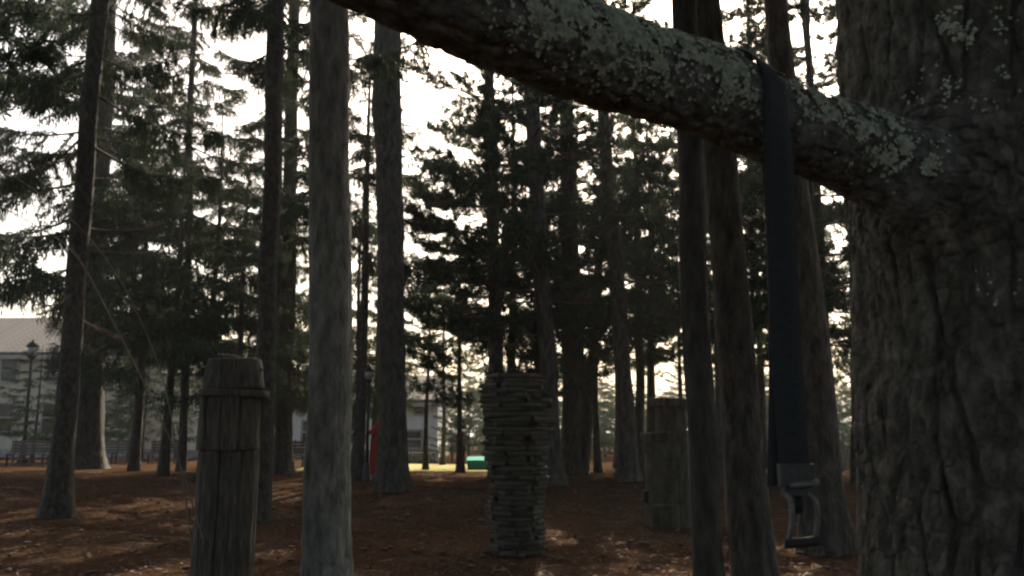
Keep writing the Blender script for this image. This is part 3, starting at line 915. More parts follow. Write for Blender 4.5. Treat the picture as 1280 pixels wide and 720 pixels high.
def seg_at(px):
    """arc length where the limb passes photo column px"""
    w = lpath + O3 - CAM
    dep = w[:, 1] * cp + w[:, 2] * sp_
    pp = 640 + F_ * w[:, 0] / dep
    ok = seg > 0.35
    return float(seg[ok][np.argmin(np.abs(pp[ok] - px))])


def lobes(P, Nn, T, size, mb):
    n = len(P)
    B = np.cross(Nn, T)
    rot = rng.uniform(0, 6.28, n)
    e1 = np.cos(rot)[:, None] * T + np.sin(rot)[:, None] * B
    e2 = np.cross(Nn, e1)
    m = 7
    a = np.arange(m) / m * 2 * math.pi
    sh = rng.uniform(0.55, 1.25, (n, m))
    tilt = rng.uniform(0.0, 0.4, n)
    lift = rng.uniform(0.001, 0.004, (n, m)) + 0.5 * size[:, None] * tilt[:, None] * (0.6 + 0.6 * np.cos(a)[None])
    ring = P[:, None] + size[:, None, None] * sh[..., None] * (np.cos(a)[None, :, None] * e1[:, None] + np.sin(a)[None, :, None] * e2[:, None]) + lift[..., None] * Nn[:, None]
    ctr = P + Nn * (0.001 + size * tilt * 0.25)[:, None]
    V = np.concatenate([ring, ctr[:, None]], 1).reshape(-1, 3)
    base = np.arange(n)[:, None] * (m + 1)
    i = np.arange(m)[None]
    mb.add(V, None, np.stack([base + i, base + (i + 1) % m, base + m + 0 * i], -1).reshape(-1, 3))


lich = MB()
for (px, sw, ph, pw, cnt, sz) in [(662, 0.045, 0.85, 0.30, 2600, 0.0052), (710, 0.075, 0.95, 0.36, 6500, 0.0055), (765, 0.06, 0.80, 0.34, 3000, 0.0052), (728, 0.045, 1.40, 0.18, 700, 0.005), (808, 0.04, 0.65, 0.25, 500, 0.005), (690, 0.05, 0.4, 0.3, 700, 0.005),
                              (850, 0.045, 0.85, 0.30, 1000, 0.0053), (893, 0.04, 0.85, 0.32, 1300, 0.0055), (868, 0.025, 1.35, 0.15, 160, 0.005), (640, 0.03, 0.55, 0.2, 120, 0.005), (972, 0.022, 0.75, 0.25, 500, 0.0055), (1000, 0.035, 0.8, 0.3, 650, 0.0055),
                              (1040, 0.035, 0.85, 0.35, 750, 0.0055), (1078, 0.035, 1.0, 0.35, 600, 0.006), (1110, 0.028, 1.15, 0.22, 330, 0.006), (1130, 0.015, 1.25, 0.15, 180, 0.006), (938, 0.012, 1.75, 0.10, 60, 0.005),
                              (560, 0.05, 0.9, 0.2, 60, 0.005), (610, 0.04, 0.6, 0.2, 120, 0.005), (500, 0.04, 0.7, 0.2, 40, 0.005)]:
    s = rng.normal(seg_at(px), sw, cnt)
    phi = rng.normal(ph + 0.42, pw * 1.2, cnt)
    gap = fbm(s * 24, phi * 3.4, seed=70, oct=5) + rng.normal(0, 0.08, cnt) > np.where(s > seg_at(790), 0.0, 0.07)
    s, phi = s[gap], phi[gap]
    stray = int(cnt * 0.06)
    s = np.concatenate([s, rng.normal(seg_at(px), sw * 1.7, stray)]); phi = np.concatenate([phi, rng.normal(ph + 0.5, pw * 1.9, stray)])
    P, Nn, T = limb_surface(s, phi)
    lobes(P, Nn, T, rng.uniform(0.35, 1.25, len(P)) * sz, lich)
tag(lich.build('lichen', M['lichen'], near), label='pale grey green lichen crust on the limb', kind='stuff')


def trunk_surface(thv, zv):
    it = np.argmin(np.abs(((th[None] - thv[:, None] + math.pi) % (2 * math.pi)) - math.pi), 1)
    iz = np.clip(np.searchsorted(zz, zv), 0, nr - 1)
    r_ = rad[iz, it]
    n = np.stack([np.cos(thv), np.sin(thv), 0 * thv], 1)
    return n * (r_ + 0.002)[:, None] + np.stack([0 * thv, 0 * thv, zv], 1), n


def trunk_hit(px, py):
    d = ray(px, py); o = CAM - O3
    A = d[0] ** 2 + d[1] ** 2; Bq = 2 * (o[0] * d[0] + o[1] * d[1]); Cq = o[0] ** 2 + o[1] ** 2 - TR ** 2
    t = (-Bq - math.sqrt(max(0, Bq * Bq - 4 * A * Cq))) / (2 * A)
    p = o + d * t
    return math.atan2(p[1], p[0]), p[2]


tl_ = MB()
for (px, py, cnt, sp, sz) in [(1182, 30, 34, 0.014, 0.006), (1206, 42, 42, 0.014, 0.0065), (1190, 15, 10, 0.015, 0.006), (1250, 30, 20, 0.02, 0.005), (1150, 110, 14, 0.02, 0.005), (1185, 112, 22, 0.02, 0.005), (1235, 130, 12, 0.03, 0.005),
                          (1196, 212, 8, 0.008, 0.006), (1250, 93, 10, 0.01, 0.005), (1240, 360, 10, 0.03, 0.004), (1160, 185, 8, 0.02, 0.005)]:
    t0, z0 = trunk_hit(px, py)
    P, Nn = trunk_surface(rng.normal(t0, sp / TR, cnt), rng.normal(z0, sp * 1.2, cnt))
    lobes(P, Nn, np.tile([0, 0, 1.0], (cnt, 1)), rng.uniform(0.5, 1.3, cnt) * sz, tl_)
tag(tl_.build('lichen', M['lichen'], near), label='small pale lichen spots on the trunk', kind='stuff')

# ------------------------------------------------------------------ strap looped over the limb, with a metal handle
ss = seg_at(930)
ix = int(np.argmin(np.abs(seg - ss)))
C = lp[ix] + O3
ax = lt_[ix].copy()
if ax[0] > 0:
    ax = -ax
hor = np.array([ax[0], ax[1], 0]); hor /= np.linalg.norm(hor)
fr = np.array([hor[1], -hor[0], 0])
if fr[1] > 0:
    fr = -fr
up = np.cross(ax, fr); up = up if up[2] > 0 else -up
strap = empty('hanging_strap', (float(C[0]), float(C[1]), float(C[2])), 'dark blue webbing strap looped over the limb with a metal handle at its end', 'strap')
SW = 0.064
rS = float(lrad[ix]) + 0.009


def ribbon(mb, cen, wid, width, thick=0.003):
    """webbing band: centre line, width direction per point"""
    cen = np.asarray(cen); wid = np.asarray(wid)
    t = np.gradient(cen, axis=0); t /= np.linalg.norm(t, axis=1)[:, None]
    nn = np.cross(t, wid); nn /= np.linalg.norm(nn, axis=1)[:, None]
    n = len(cen)
    prof = [(-0.5, -0.5), (-0.5, 0.5), (-0.17, 0.65), (0.17, 0.65), (0.5, 0.5), (0.5, -0.5), (0.17, -0.35), (-0.17, -0.35)]
    V = np.stack([cen + wid * width * a_ + nn * thick * b_ for a_, b_ in prof], 1)
    m = len(prof)
    i = np.arange(n - 1)[:, None]; j = np.arange(m)[None]; k = (j + 1) % m
    mb.add(V.reshape(-1, 3), np.stack([i * m + j, i * m + k, (i + 1) * m + k, (i + 1) * m + j], -1).reshape(-1, 4))
    mb.add(np.concatenate([V[0], V[-1]]), [[0, 1, 4, 5], [1, 2, 3, 4], [0, 5, 6, 7], [m + 5, m + 4, m + 1, m], [m + 4, m + 3, m + 2, m + 1]])


z_bot = at(988, 582, float(C[1] + fr[1] * rS))[2]
pts, wds = [], []
for a in np.linspace(R(-185), R(0), 40):
    # angle 0 = front (towards the camera), -90 = top, -180 = back
    lean = -0.01 - 0.042 * math.sin(-a)
    p = C + fr * math.cos(a) * rS - up * math.sin(a) * rS - ax * lean
    pts.append(p); wds.append(-ax * 0.85 + np.array([0.0, 0, -0.1]) * math.cos(a))
front_top = pts[-1].copy()
back_top = pts[0].copy()
for q in np.linspace(0.03, 1, 30):
    z = front_top[2] + (z_bot - front_top[2]) * q
    p = np.array([front_top[0], front_top[1], z]) + fr * 0.004 * math.sin(q * 7)
    w_ = -ax * max(0, 1 - q * 5) + np.array([1, -0.15, 0]) * min(1, q * 5) 
    pts.append(p); wds.append(w_)
wds = np.array(wds); wds /= np.linalg.norm(wds, axis=1)[:, None]
mb = MB(); ribbon(mb, np.array(pts) - C, wds, SW)
mb.build('webbing', M['webbing'], strap, True)
pts, wds = [], []
end = np.array([front_top[0] - 0.018, front_top[1] + 0.035, z_bot - 0.045])
back_top = back_top + np.array([0.15, 0, 0])
for q in np.linspace(0, 1, 26):
    p = back_top + (end - back_top) * q + fr * 0.02 * math.sin(q * math.pi)
    pts.append(p); wds.append(np.array([1, 0.05, 0]) * 1.0)
wds = np.array(wds); wds /= np.linalg.norm(wds, axis=1)[:, None]
mb = MB(); ribbon(mb, np.array(pts) - C, wds, SW)
tag(mb.build('webbing', M['webbing'], strap, True), label='rear fall of the strap behind the limb')
Bm = np.array([front_top[0] + 0.001, front_top[1] - 0.002, z_bot]) - C
ppx = float(C[1]) / F_ * 0.88       # metres per photo pixel at the strap
mb = MB()
mb.box(Bm + np.array([0.004, 0.0, -12 * ppx]), (46 * ppx, 0.024, 29 * ppx))
mb.build('buckle_plate', M['dark_steel'], strap)
rb_ = MB()
rb_.tube(bez([Bm + np.array([-10 * ppx, -0.018, -25 * ppx]), Bm + np.array([9 * ppx, -0.02, -23.5 * ppx]), Bm + np.array([27 * ppx, -0.02, -21 * ppx])], 14), 4.3 * ppx, 14)
rb_.build('roller_bar', M['steel'], strap, True)
mb = MB()
mb.box(Bm + np.array([6 * ppx, 0.006, -33 * ppx]), (44 * ppx, 0.03, 12 * ppx))
mb.build('clamp', M['dark_steel'], strap)
for (x0, x1, xb, yb) in ((-14, -9, -12, -98), (16, 24, 23, -93)):
    mb = MB()
    pth = bez([Bm + np.array([x0 * ppx, -0.004, -35 * ppx]), Bm + np.array([x1 * ppx, -0.012, -46 * ppx]), Bm + np.array([(x1 + 1) * ppx, -0.01, -70 * ppx]), Bm + np.array([xb * ppx, 0, yb * ppx])], 24)
    mb.tube(pth, 3.6 * ppx, 12)
    mb.build('side_arm', M['steel'], strap, True)
mb = MB(); mb.tube(bez([Bm + np.array([-17 * ppx, 0, -99 * ppx]), Bm + np.array([6 * ppx, 0, -98 * ppx]), Bm + np.array([28 * ppx, 0, -95 * ppx])], 10), 6.5 * ppx, 14)
mb.build('grip_bar', M['post_metal'], strap, True)
mb = MB(); ribbon(mb, [Bm + np.array([5 * ppx, 0.01, (-30 - k * 4.5) * ppx]) + np.array([0, 0.004 * math.sin(k), 0]) for k in range(8)], [np.array([1.0, 0, 0])] * 8, 11 * ppx)
mb.build('strap_tail', M['webbing'], strap, True)


# ------------------------------------------------------------------ the three pillars
def rough_block(w, d, h, seed, n=5, amp=0.012, round_=0.25):
    """a rounded, uneven block standing on z=0"""
    a = np.arange(20) / 20 * 2 * math.pi
    c, s = np.cos(a), np.sin(a)
    sq = (np.abs(c) ** 5 + np.abs(s) ** 5) ** (-1 / 5)
    m = n + 4
    zs = np.concatenate([[0, 0.012], np.linspace(0.05, 0.95, n), [0.988, 1.0]]) * h
    sc = np.concatenate([[0.93, 0.985], np.ones(n), [0.985, 0.93]])
    Z, A = np.meshgrid(zs, a, indexing='ij')
    rr_ = sc[:, None] * (sq * (1 - round_) + round_)[None] + amp / min(w, d) * 2 * fbm(np.cos(A) * 2 + seed, np.sin(A) * 2, Z * 5, seed=seed, oct=3)
    Vb = np.stack([rr_ * np.cos(A) * w / 2, rr_ * np.sin(A) * d / 2, Z], -1)
    i = np.arange(m - 1)[:, None]; j = np.arange(20)[None]; k = (j + 1) % 20
    mb = MB().add(Vb, np.stack([i * 20 + j, i * 20 + k, (i + 1) * 20 + k, (i + 1) * 20 + j], -1).reshape(-1, 4))
    mb.add([[0, 0, 0], [0, 0, h]])
    jj = np.arange(20); kk = (jj + 1) % 20
    mb.t.append(np.stack([np.full(20, m * 20), kk, jj], 1)); mb.t.append(np.stack([np.full(20, m * 20 + 1), (m - 1) * 20 + jj, (m - 1) * 20 + kk], 1))
    return mb


# weathered wooden pillar at left
b = G(277, 738)
mp_ = b[1] / F_
wp = empty('wooden_pillar', tuple(b), 'weathered upright wooden pillar with vertical boards and a wider cap, left foreground', 'pillar', 'pillars set up in the wood')
PW = 66 * mp_
wid_ = PW * 0.5
htot = hat(b, 447)
hz = [0.0, hat(b, 563), hat(b, 497), htot]
rough_block(PW * 0.86, PW * 0.86, hz[2] + 0.1, 81).build('core', M['weathered_wood'], wp, True)
for tier, (za, zb, grow) in enumerate(((-0.05, hz[1] - 0.006, 0.99), (hz[1] + 0.006, hz[2], 1.04))):
    nst = 13
    cuts = np.cumsum(rng.uniform(0.5, 1.6, nst)); cuts = np.concatenate([[0], cuts / cuts[-1]]) * 2 * math.pi
    for q in range(nst):
        a = (cuts[q] + cuts[q + 1]) / 2 + 0.4 * tier
        sq = (abs(math.cos(a)) ** 4 + abs(math.sin(a)) ** 4) ** (-0.25)
        rr_ = wid_ * (0.86 * sq * 0.55 + 0.45 * 0.92) * grow + rng.uniform(-0.010, 0.016)
        wq = wid_ * (cuts[q + 1] - cuts[q]) * 1.02
        sb = rough_block(wq, 0.07, zb - za + rng.uniform(-0.02, 0.015), 90 + q + tier * 20, 12, 0.010, 0.12)
        o = sb.build('stave', M['weathered_wood'], wp, True)
        o.location = (rr_ * math.cos(a), rr_ * math.sin(a), za)
        o.rotation_euler = (rng.normal(0, 0.008), rng.normal(0, 0.008), a + math.pi / 2)
cz = hz[2]
o = rough_block(80 * mp_, 76 * mp_, 9 * mp_, 120, 4, 0.03, 0.3).build('ledge', M['weathered_wood'], wp, True)
o.location = (4 * mp_, 0, cz); o.rotation_euler = (0, 0.02, 0.15)
cz += 9 * mp_ + 0.002
cap = rough_block(74 * mp_, 70 * mp_, 38 * mp_, 121, 7, 0.035, 0.3)
cv = cap.v[0]; cv[:, :2] *= (1 - 0.16 * (cv[:, 2:3] / (38 * mp_)))
o = cap.build('cap_block', M['weathered_wood'], wp, True)
o.location = (3 * mp_, 0, cz); o.rotation_euler = (0, -0.03, 0.1)
cz += 38 * mp_ + 0.003
mb = MB(); mb.tube(bez([(-16 * mp_, -0.1, cz + 0.02), (6 * mp_, -0.08, cz + 0.015 - 6 * mp_ * 0.2), (38 * mp_, -0.05, cz - 15 * mp_)], 12), [0.028] * 12, 8)
mb.build('loose_stick', M['weathered_wood'], wp, True)

# layered pillar in the middle
b = G(648, 691)
mp_ = b[1] / F_
lpill = empty('layered_pillar', tuple(b), 'dark squat pillar of many thin stacked layers in the centre foreground', 'pillar', 'pillars set up in the wood')
H_l = hat(b, 470)
rough_block(50 * mp_, 50 * mp_, H_l - 0.05, 140).build('core', M['layer_stone'], lpill, True)  # unseen inner core added to block light between the slabs
slabs = []
for q in range(9):
    # wedge-shaped flat stone, a third of a ring, irregular outer edge
    span = 2 * math.pi / 4
    aa = np.linspace(-span / 2 * 0.97, span / 2 * 0.97, 7)
    ro = 0.5 + 0.035 * rng.normal(size=7); ri = 0.24
    top = np.concatenate([np.stack([ro * np.cos(aa), ro * np.sin(aa), np.full(7, 1.0)], 1), np.stack([ri * np.cos(aa[::-1]), ri * np.sin(aa[::-1]), np.full(7, 1.0)], 1)])
    mid = top.copy(); mid[:7, :2] *= 1.035; mid[:, 2] = 0.5
    bot = top.copy(); bot[:, 2] = 0.0
    V = np.concatenate([bot, mid, top])
    m = 14
    jj = np.arange(m); kk = (jj + 1) % m
    qs = np.concatenate([np.stack([l_ * m + jj, l_ * m + kk, (l_ + 1) * m + kk, (l_ + 1) * m + jj], 1) for l_ in (0, 1)])
    tq = np.array([[2 * m + x_, 2 * m + x_ + 1, 2 * m + 12 - x_, 2 * m + 13 - x_] for x_ in range(6)])
    bq = np.array([[x_ + 1, x_, 13 - x_, 12 - x_] for x_ in range(6)])
    slabs.append(MB().add(V, np.concatenate([qs, tq, bq])).mesh('layer_slab', M['layer_stone']))
z = -0.06
q = 0
while z < H_l:
    hc = rng.uniform(0.05, 0.075)
    u = z / H_l
    wc_ = (64 + 17 * sstep(0.25, 0.85, u) - 12 * sstep(0.88, 1.0, u)) * mp_ * rng.uniform(0.98, 1.02)
    for s_ in range(4):
        o = link('layer_slab', slabs[int(rng.integers(9))], lpill, (rng.normal(0, 0.008) - 0.02 + 0.03 * math.sin(q * 0.5), rng.normal(0, 0.008), z), (rng.normal(0, 0.012), rng.normal(0, 0.012), s_ * math.pi / 2 + q * 0.77),
                 (wc_, wc_, hc - 0.003))
    z += hc; q += 1

# mossy headed pillar at right
b = G(839, 657)
mp_ = b[1] / F_
tp = empty('mossy_pillar', tuple(b), 'dark mossy pillar with a narrower block like head and flat cap', 'pillar', 'pillars set up in the wood')
for nm, w_, d_, y0, y1, dx_, sd, am, rd, tilt in (('base_block', 53, 50, 660, 629, -3, 161, 0.03, 0.35, 0.0), ('body', 50, 46, 632, 547, -4, 162, 0.045, 0.45, 0.01), ('shoulder_ledge', 58, 50, 549, 540, -5, 163, 0.04, 0.45, -0.05),
                                        ('head', 36, 36, 542, 507, 3, 164, 0.035, 0.5, 0.02), ('cap_block', 48, 44, 509, 499, 2, 165, 0.04, 0.45, 0.04)):
    o = rough_block(w_ * mp_, d_ * mp_, hat(b, y1) - hat(b, y0) + 0.004, sd, 8, am, rd).build(nm, M['mossy_wood'], tp, True)
    o.location = (dx_ * mp_, 0, hat(b, y0)); o.rotation_euler = (0, tilt, 0.2)
for q, (dxp, py) in enumerate(((-29, 628), (26, 575), (27, 612), (-26, 566))):
    o = rough_block(12 * mp_, 14 * mp_, 14 * mp_, 170 + q, 3, 0.02, 0.6).build('burl', M['mossy_wood'], tp, True); o.location = (dxp * mp_, -0.02, hat(b, py))
# ------------------------------------------------------------------ pale canes arching at left
b = G(272, 742)
Yc = b[1]


def cane(name, pix, r0, label, Yb):
    p0 = np.array([(pix[0][0] - 640) / F_ * Yb, Yb, 0]); p0[2] = ground_z(p0[0], p0[1]) - 0.03
    root = empty(name, tuple(p0), label, 'cane', 'pale arching canes')
    P = [np.zeros(3)] + [at(x, y, Yb - 0.25 * k) - p0 for k, (x, y) in enumerate(pix[1:])]
    path = bez(P, 60)
    n = len(path)
    MB().tube(path, np.linspace(r0, r0 * 0.35, n), 6).build('stem', M['cane'], root, True)
    for f_ in (0.55, 0.7, 0.82, 0.92):
        o = path[int(f_ * (n - 1))]
        d = path[min(n - 1, int(f_ * (n - 1)) + 3)] - o
        d /= np.linalg.norm(d)
        e = o + d * 0.35 + np.array([rng.uniform(-0.1, 0.1), -0.1, rng.uniform(-0.15, 0.2)])
        MB().tube(bez([o, (o + e) / 2 + [0, 0, 0.03], e], 8), np.linspace(r0 * 0.4, r0 * 0.15, 8), 4).build('twig', M['cane'], root, True)


cane('arching_cane', [(268, 740), (262, 712), (228, 590), (190, 500), (135, 390), (95, 320), (50, 285), (-10, 255), (-60, 250)], 0.011, 'longer pale cane arching up to the picture edge at far left', Yc)
cane('arching_cane', [(246, 740), (240, 690), (226, 590), (205, 480), (180, 410), (150, 350), (110, 295), (60, 250), (10, 215)], 0.008, 'shorter pale cane arching close above the longer one', Yc)


# ------------------------------------------------------------------ lamps, benches
def lamp(px, py, top_py, label):
    b = G(px, py)
    t = empty('lamp_post', tuple(b), label, 'lamp post', 'lamp posts beyond the wood')
    h = hat(b, top_py)
    s = h / 4.0
    MB().tube([(0, 0, -0.05), (0, 0, 0.10 * s), (0, 0, 0.12 * s), (0, 0, 0.5 * s), (0, 0, 0.6 * s)], [0.17 * s, 0.17 * s, 0.13 * s, 0.11 * s, 0.06 * s], 14).build('base', M['post_metal'], t, True)
    MB().tube([(0, 0, 0.6 * s), (0, 0, 2.0 * s), (0, 0, 3.35 * s)], [0.058 * s, 0.052 * s, 0.045 * s], 12).build('pole', M['post_metal'], t, True)
    MB().tube([(0, 0, 3.352 * s), (0, 0, 3.40 * s), (0, 0, 3.44 * s)], [0.06 * s, 0.13 * s, 0.14 * s], 12).build('collar', M['post_metal'], t, True)
    MB().tube([(0, 0, 3.442 * s), (0, 0, 3.60 * s), (0, 0, 3.74 * s)], [0.11 * s, 0.15 * s, 0.16 * s], 12).build('lantern', M['lamp_glass'], t, True)
    MB().tube([(0, 0, 3.742 * s), (0, 0, 3.80 * s), (0, 0, 3.92 * s), (0, 0, 4.0 * s)], [0.20 * s, 0.18 * s, 0.06 * s, 0.02 * s], 12).build('lamp_cap', M['post_metal'], t, True)


lamp(28, 578, 424, 'tall dark lamp post at far left in front of the pale house')
lamp(458, 601, 455, 'dark lamp post beside the red sculpture')
lamp(580, 591, 524, 'short dark lamp post beside the teal container')


def bench(px, py, wpx, label, rz=0.0):
    b = G(px, py)
    t = empty('park_bench', tuple(b), label, 'bench', 'benches along the edge of the wood', rz)
    w = wpx * b[1] / F_
    s = 1.0
    for q in range(4):
        MB().box((0, -0.20 + q * 0.13, 0.45), (w, 0.11, 0.035), None, 0.002).build('seat_slat', M['bench_wood'], t)
    for q in range(4):
        MB().box((0, 0.26 + q * 0.02, 0.55 + q * 0.12), (w, 0.03, 0.10), None, 0.002).build('back_slat', M['bench_wood'], t)
    for sx in (-0.42, 0, 0.42):
        mb = MB(); mb.box((sx * w, -0.21, 0.20), (0.06, 0.05, 0.46)); mb.box((sx * w, 0.23, 0.20), (0.06, 0.05, 0.46)); mb.box((sx * w, 0.0, 0.405), (0.055, 0.44, 0.04)); mb.build('leg', M['post_metal'], t)
        mb = MB(); mb.box((sx * w, 0.325, 0.72), (0.05, 0.03, 0.58)); mb.build('back_support', M['post_metal'], t)


bench(34, 582, 52, 'dark slatted bench at far left beside the tall lamp post')
bench(142, 579, 44, 'dark slatted bench right of the thick spruce, below the house wall')
bench(204, 580, 38, 'dark slatted bench behind the crossing canes')
bench(365, 584, 34, 'dark slatted bench seen beyond the thin far spruce')


# ------------------------------------------------------------------ buildings
def house(name, label, x0, x1, Y, base_z, eave, ridge, depth, wallmat, wins, roof=True, board=0.22):
    t = empty(name, ((x0 + x1) / 2, Y, base_z), label, 'house')
    w = x1 - x0
    xc = (x0 + x1) / 2
    MB().box((0, depth / 2, eave / 2), (w, depth, eave)).build('wall', wallmat, t)
    # clapboards proud of the wall
    cb = []
    nb = int(eave / board)
    mb0 = MB().box((0, 0, 0), (w + 0.02, 0.03, board * 0.94), np.array(Matrix.Rotation(-0.07, 3, 'X'))).mesh('clapboard', wallmat)
    for q in range(nb):
        link('clapboard', mb0, t, (0, -0.018, (q + 0.5) * board))
    MB().box((0, depth / 2, 0.18), (w + 0.12, depth + 0.12, 0.5)).build('foundation', M['stone_wall'], t)
    for (cx, cz, ww, wh) in wins:
        f = MB()
        for (dx_, dz_, sx_, sz_) in ((-ww / 2, 0, 0.10, wh + 0.1), (ww / 2, 0, 0.10, wh + 0.1)):
            f.box((cx - xc + dx_, -0.07, cz + dz_), (sx_, 0.08, sz_))
        f.box((cx - xc, -0.071, cz + wh / 2), (ww - 0.11, 0.078, 0.10)); f.box((cx - xc, -0.071, cz - wh / 2), (ww - 0.11, 0.09, 0.10))
        f.box((cx - xc, -0.072, cz), (ww - 0.11, 0.05, 0.05))
        wo = f.build('window', M['trim_paint'], t)
        for s_ in (-1, 1):
            MB().box((cx - xc, -0.055, cz + s_ * wh * 0.25), (ww - 0.11, 0.02, wh / 2 - 0.09)).build('pane', M['window_glass'], wo)
    # roof, ridge along x
    ov = 0.5
    rh = ridge - eave
    for sgn, nm in ((-1, 'roof'), (1, 'roof')):
        y0, y1 = (-ov, depth / 2) if sgn < 0 else (depth + ov, depth / 2)
        z0 = eave - ov * rh / (depth / 2)
        mb = MB()
        A = [(-w / 2 - ov, y0, z0), (w / 2 + ov, y0, z0), (w / 2 + ov, y1, ridge), (-w / 2 - ov, y1, ridge)]
        V = np.array(A + [(p[0], p[1], p[2] + 0.16) for p in A])
        mb.add(V, [[0, 3, 2, 1], [4, 5, 6, 7], [0, 1, 5, 4], [2, 3, 7, 6], [1, 2, 6, 5], [0, 4, 7, 3]])
        ro = mb.build(nm, M['shingle'], t)
        if sgn < 0:
            nrw = 16
            sl = math.hypot(depth / 2 + ov, rh + ov * rh / (depth / 2)); an = math.atan2(ridge - z0, y1 - y0)
            mc = MB().box((0, 0, 0), (w + 2 * ov, sl / nrw * 1.1, 0.03), np.array(Matrix.Rotation(an + 0.05, 3, 'X'))).mesh('shingle_course', M['shingle'])
            for q in range(nrw):
                u = (q + 0.5) / nrw
                link('shingle_course', mc, ro, (0, y0 + (y1 - y0) * u, z0 + (ridge - z0) * u + 0.185))
    for sgn in (-1, 1):
        xg = sgn * (w / 2 - 0.01)
        V = [(xg, 0, eave), (xg, depth, eave), (xg, depth / 2, ridge), (xg - sgn * 0.15, 0, eave), (xg - sgn * 0.15, depth, eave), (xg - sgn * 0.15, depth / 2, ridge)]
        MB().add(V, [[0, 1, 4, 3], [1, 2, 5, 4], [2, 0, 3, 5]], [[0, 1, 2], [3, 5, 4]]).build('gable', wallmat, t)
    MB().box((0, -ov + 0.02, eave - ov * rh / (depth / 2) - 0.10), (w + 2 * ov, 0.06, 0.2)).build('gutter', M['trim_paint'], t)
    return t


def px_x(px, Y):
    return (px - 640) / F_ * Y * 1.01


YA = 50.0
zA = float(ground_z(px_x(100, YA), YA))
wins = []
for px in (20, 75, 128, 180):
    cx = px_x(px, YA)
    wins += [(cx, hpix(522, YA) - zA, 0.95, 1.6)]
    wins += [(cx, hpix(463, YA) - zA, 0.95, 1.3)]
hA = house('clapboard_house', 'long pale grey house with dark shingled roof behind the spruces at far left', px_x(-120, YA), px_x(214, YA), YA, zA, hpix(440, YA) - zA, hpix(386, YA) - zA, 11, M['wall_paint'], wins)
YB = 47.0
zB = float(ground_z(px_x(240, YB), YB))  # separate block added for a sunlit cream wall face, sun in its colour
hB = house('sunlit_cream_block', 'small cream house block with sunlight put into its colour, left of the wooden pillar', px_x(222, YB), px_x(300, YB), YB, zB, hpix(468, YB) - zB, hpix(445, YB) - zB, 7, M['sunlit_cream_paint'],
           [(px_x(242, YB), hpix(520, YB) - zB, 0.45, 0.9), (px_x(280, YB), hpix(520, YB) - zB, 0.8, 1.2)])
YC = 48.0
zC = float(ground_z(px_x(450, YC), YC))
hC = house('white_house', 'white house with a dark wide window behind the red sculpture', px_x(345, YC), px_x(549, YC), YC, zC, hpix(500, YC) - zC, hpix(468, YC) - zC, 8, M['white_paint'],
           [(px_x(517, YC), hpix(549, YC) - zC, 1.15, 0.95), (px_x(450, YC), hpix(540, YC) - zC, 1.0, 1.2), (px_x(395, YC), hpix(540, YC) - zC, 1.0, 1.2), (px_x(526, YC), hpix(512, YC) - zC, 0.5, 0.5)])

# low stone wall with separate stones below the white house
YW = 38.5
wl = empty('low_wall', (px_x(487, YW), YW, float(ground_z(px_x(487, YW), YW))), 'low grey wall of stones in front of the white house', 'wall')
wx0, wx1 = px_x(425, YW), px_x(549, YW)
wcen = px_x(487, YW)
MB().box((0, 0.1, 0.22), (wx1 - wx0 - 0.1, 0.22, 0.44)).build('core', M['stone_wall'], wl)
sm = [rough_block(0.40, 0.18, 0.15, 200 + q, 2, 0.012, 0.2).mesh('stone', M['stone_wall'], True) for q in range(5)]
for rw in range(3):
    x = wx0 + (0.2 if rw % 2 else 0.0)
    while x < wx1 - 0.3:
        f_ = rng.uniform(0.8, 1.2)
        link('stone', sm[int(rng.integers(5))], wl, (x + 0.2 * f_ - wcen, -0.06 + rng.normal(0, 0.01), rw * 0.155 - 0.01), (0, 0, 0), (f_, 1, 1))
        x += 0.41 * f_

# ------------------------------------------------------------------ red sculpture, teal container
b = G(461, 597)
mp_ = b[1] / F_
rs = empty('red_sculpture', tuple(b), 'red painted abstract steel sculpture arching from a broad leg to a thin one', 'sculpture')
h0 = hat(b, 523)


def slab(name, outline, y0, y1, mat, parent):
    o2 = np.array(outline, float)
    n = len(o2)
    V = np.concatenate([np.stack([o2[:, 0], np.full(n, y0), o2[:, 1]], 1), np.stack([o2[:, 0], np.full(n, y1), o2[:, 1]], 1)])
    mb = MB(); mb.add(V, [[k_, (k_ + 1) % n, n + (k_ + 1) % n, n + k_] for k_ in range(n)])
    me_t = [[0, k_, k_ + 1] for k_ in range(1, n - 1)]
    mb.t.append(np.array(me_t)); mb.t.append(np.array([[n + a_, n + c_, n + b_] for a_, b_, c_ in me_t]))
    return mb.build(name, mat, parent)


slab('broad_leg', [(-2 * mp_, -0.05), (22 * mp_, -0.05), (22 * mp_, h0 * 0.7), (18 * mp_, h0), (9 * mp_, h0 * 0.96), (4 * mp_, h0 * 0.45)], -0.18, 0.18, M['red_paint'], rs)
MB().tube(bez([(12 * mp_, 0, h0 * 0.94), (3 * mp_, 0, h0 * 0.80), (-9 * mp_, 0, h0 * 0.64), (-17 * mp_, 0, h0 * 0.38), (-20 * mp_, 0, h0 * 0.12), (-19 * mp_, 0, -0.05)], 26), np.interp(np.arange(25), [0, 12, 24], [0.10, 0.055, 0.045]) if False else 0.055, 8).build('thin_leg', M['red_paint'], rs, True)
MB().box((0, 0, 0.03), (0.9, 0.6, 0.10)).build('plinth', M['stone_wall'], rs)

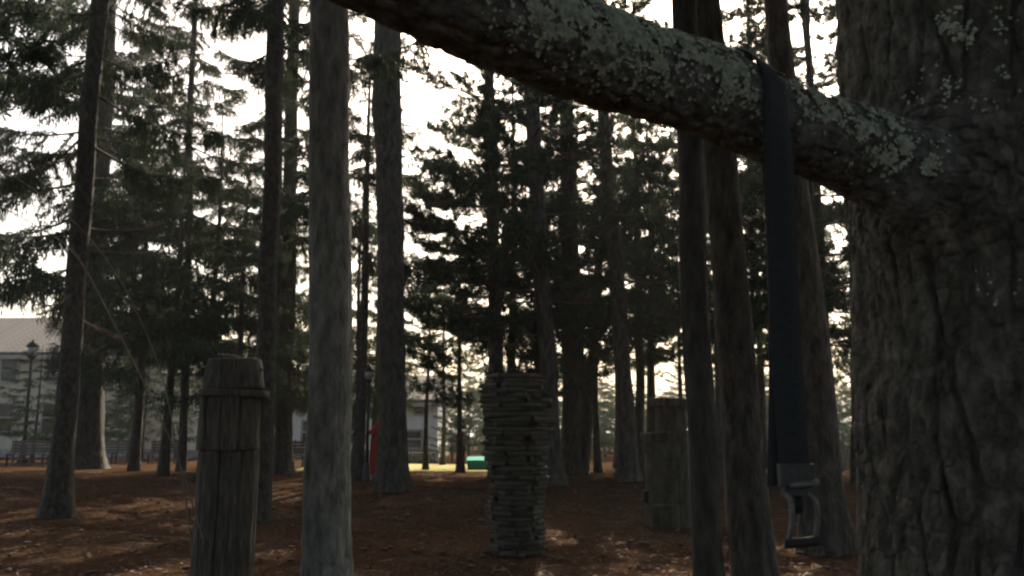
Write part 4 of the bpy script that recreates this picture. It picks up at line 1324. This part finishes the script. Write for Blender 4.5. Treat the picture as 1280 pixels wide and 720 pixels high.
b = G(597, 588)
mp_ = b[1] / F_
tc_ = empty('teal_container', tuple(b), 'teal metal container with a sloping lid on the far lawn', 'container')
MB().box((0, 0.4, 0.02 + 5.5 * mp_), (25 * mp_, 0.8, 11 * mp_), None, 0.0, 1.06).build('body', M['teal_paint'], tc_)
MB().box((0, 0.4, 0.02 + 12.3 * mp_), (27.5 * mp_, 0.88, 2.2 * mp_), np.array(Matrix.Rotation(0.12, 3, 'X'))).build('lid', M['teal_paint'], tc_)
for sx in (-8, 0, 8):
    MB().box((sx * mp_, -0.02, 5.8 * mp_), (1.1 * mp_, 0.05, 10 * mp_)).build('rib', M['teal_paint'], tc_)

# ------------------------------------------------------------------ forest litter
n = 46000
yy = 7.0 + 23.0 * rng.random(n) ** 1.3
xx = rng.uniform(-0.68, 0.68, n) * (yy + 2)
p = np.stack([xx, yy, ground_z(xx, yy) + rng.uniform(0.006, 0.03, n)], 1)
d = rng.normal(size=(n, 3)); d[:, 2] *= 0.12
lf = MB().add(*kites(p, d, rng.uniform(0.03, 0.10, n), rng.uniform(0.006, 0.03, n), True))
tag(lf.build('fallen_leaves', M['litter']), 'brown fallen leaves and needles strewn over the forest floor', 'leaf litter', None, 'stuff')

tw = MB()
for q in range(520):
    y = 7.5 + 17 * rng.random() ** 1.2; x = rng.uniform(-0.62, 0.55) * y
    a = rng.uniform(0, 6.28); ln = rng.uniform(0.15, 0.8)
    p0 = np.array([x, y, float(ground_z(x, y)) + 0.02]); dv = np.array([math.cos(a), math.sin(a), rng.normal(0, 0.04)]) * ln
    tw.tube(np.array([p0, p0 + dv * 0.5 + [0.03 * ln, 0.02, 0.02], p0 + dv]), [0.006, 0.005, 0.003], 4, False)
tag(tw.build('fallen_twigs', M['twig']), 'thin dead twigs scattered over the needle floor', 'twigs', None, 'stuff')
cn = MB()
for q in range(420):
    y = 7.5 + 14 * rng.random() ** 1.2; x = rng.uniform(-0.62, 0.55) * y
    a = rng.uniform(0, 6.28); v = np.array([math.cos(a), math.sin(a), 0.1]) * 0.11
    p0 = np.array([x, y, float(ground_z(x, y)) + 0.03])
    cn.tube(np.array([p0, p0 + v * 0.3, p0 + v * 0.7, p0 + v]), [0.008, 0.024, 0.02, 0.006], 6, True)
tag(cn.build('pine_cones', M['cone']), 'brown pine cones scattered over the needle floor', 'pine cones', None, 'stuff')

# ------------------------------------------------------------------ thin air haze
hm = bpy.data.materials.new('haze_air'); hm.use_nodes = True
hn = hm.node_tree; hn.nodes.remove(hn.nodes['Principled BSDF'])
pv = hn.nodes.new('ShaderNodeVolumePrincipled')
pv.inputs['Color'].default_value = (0.92, 0.94, 0.96, 1)
pv.inputs['Density'].default_value = 0.0004
pv.inputs['Anisotropy'].default_value = 0.3
hn.links.new(pv.outputs[0], hn.nodes['Material Output'].inputs['Volume'])
hz_ = MB().box((0, 2850, 19.5), (8600, 6800, 57)).build('haze', hm)
tag(hz_, kind='stuff')
hz_['label'] = 'thin pale haze in the air of the wood'
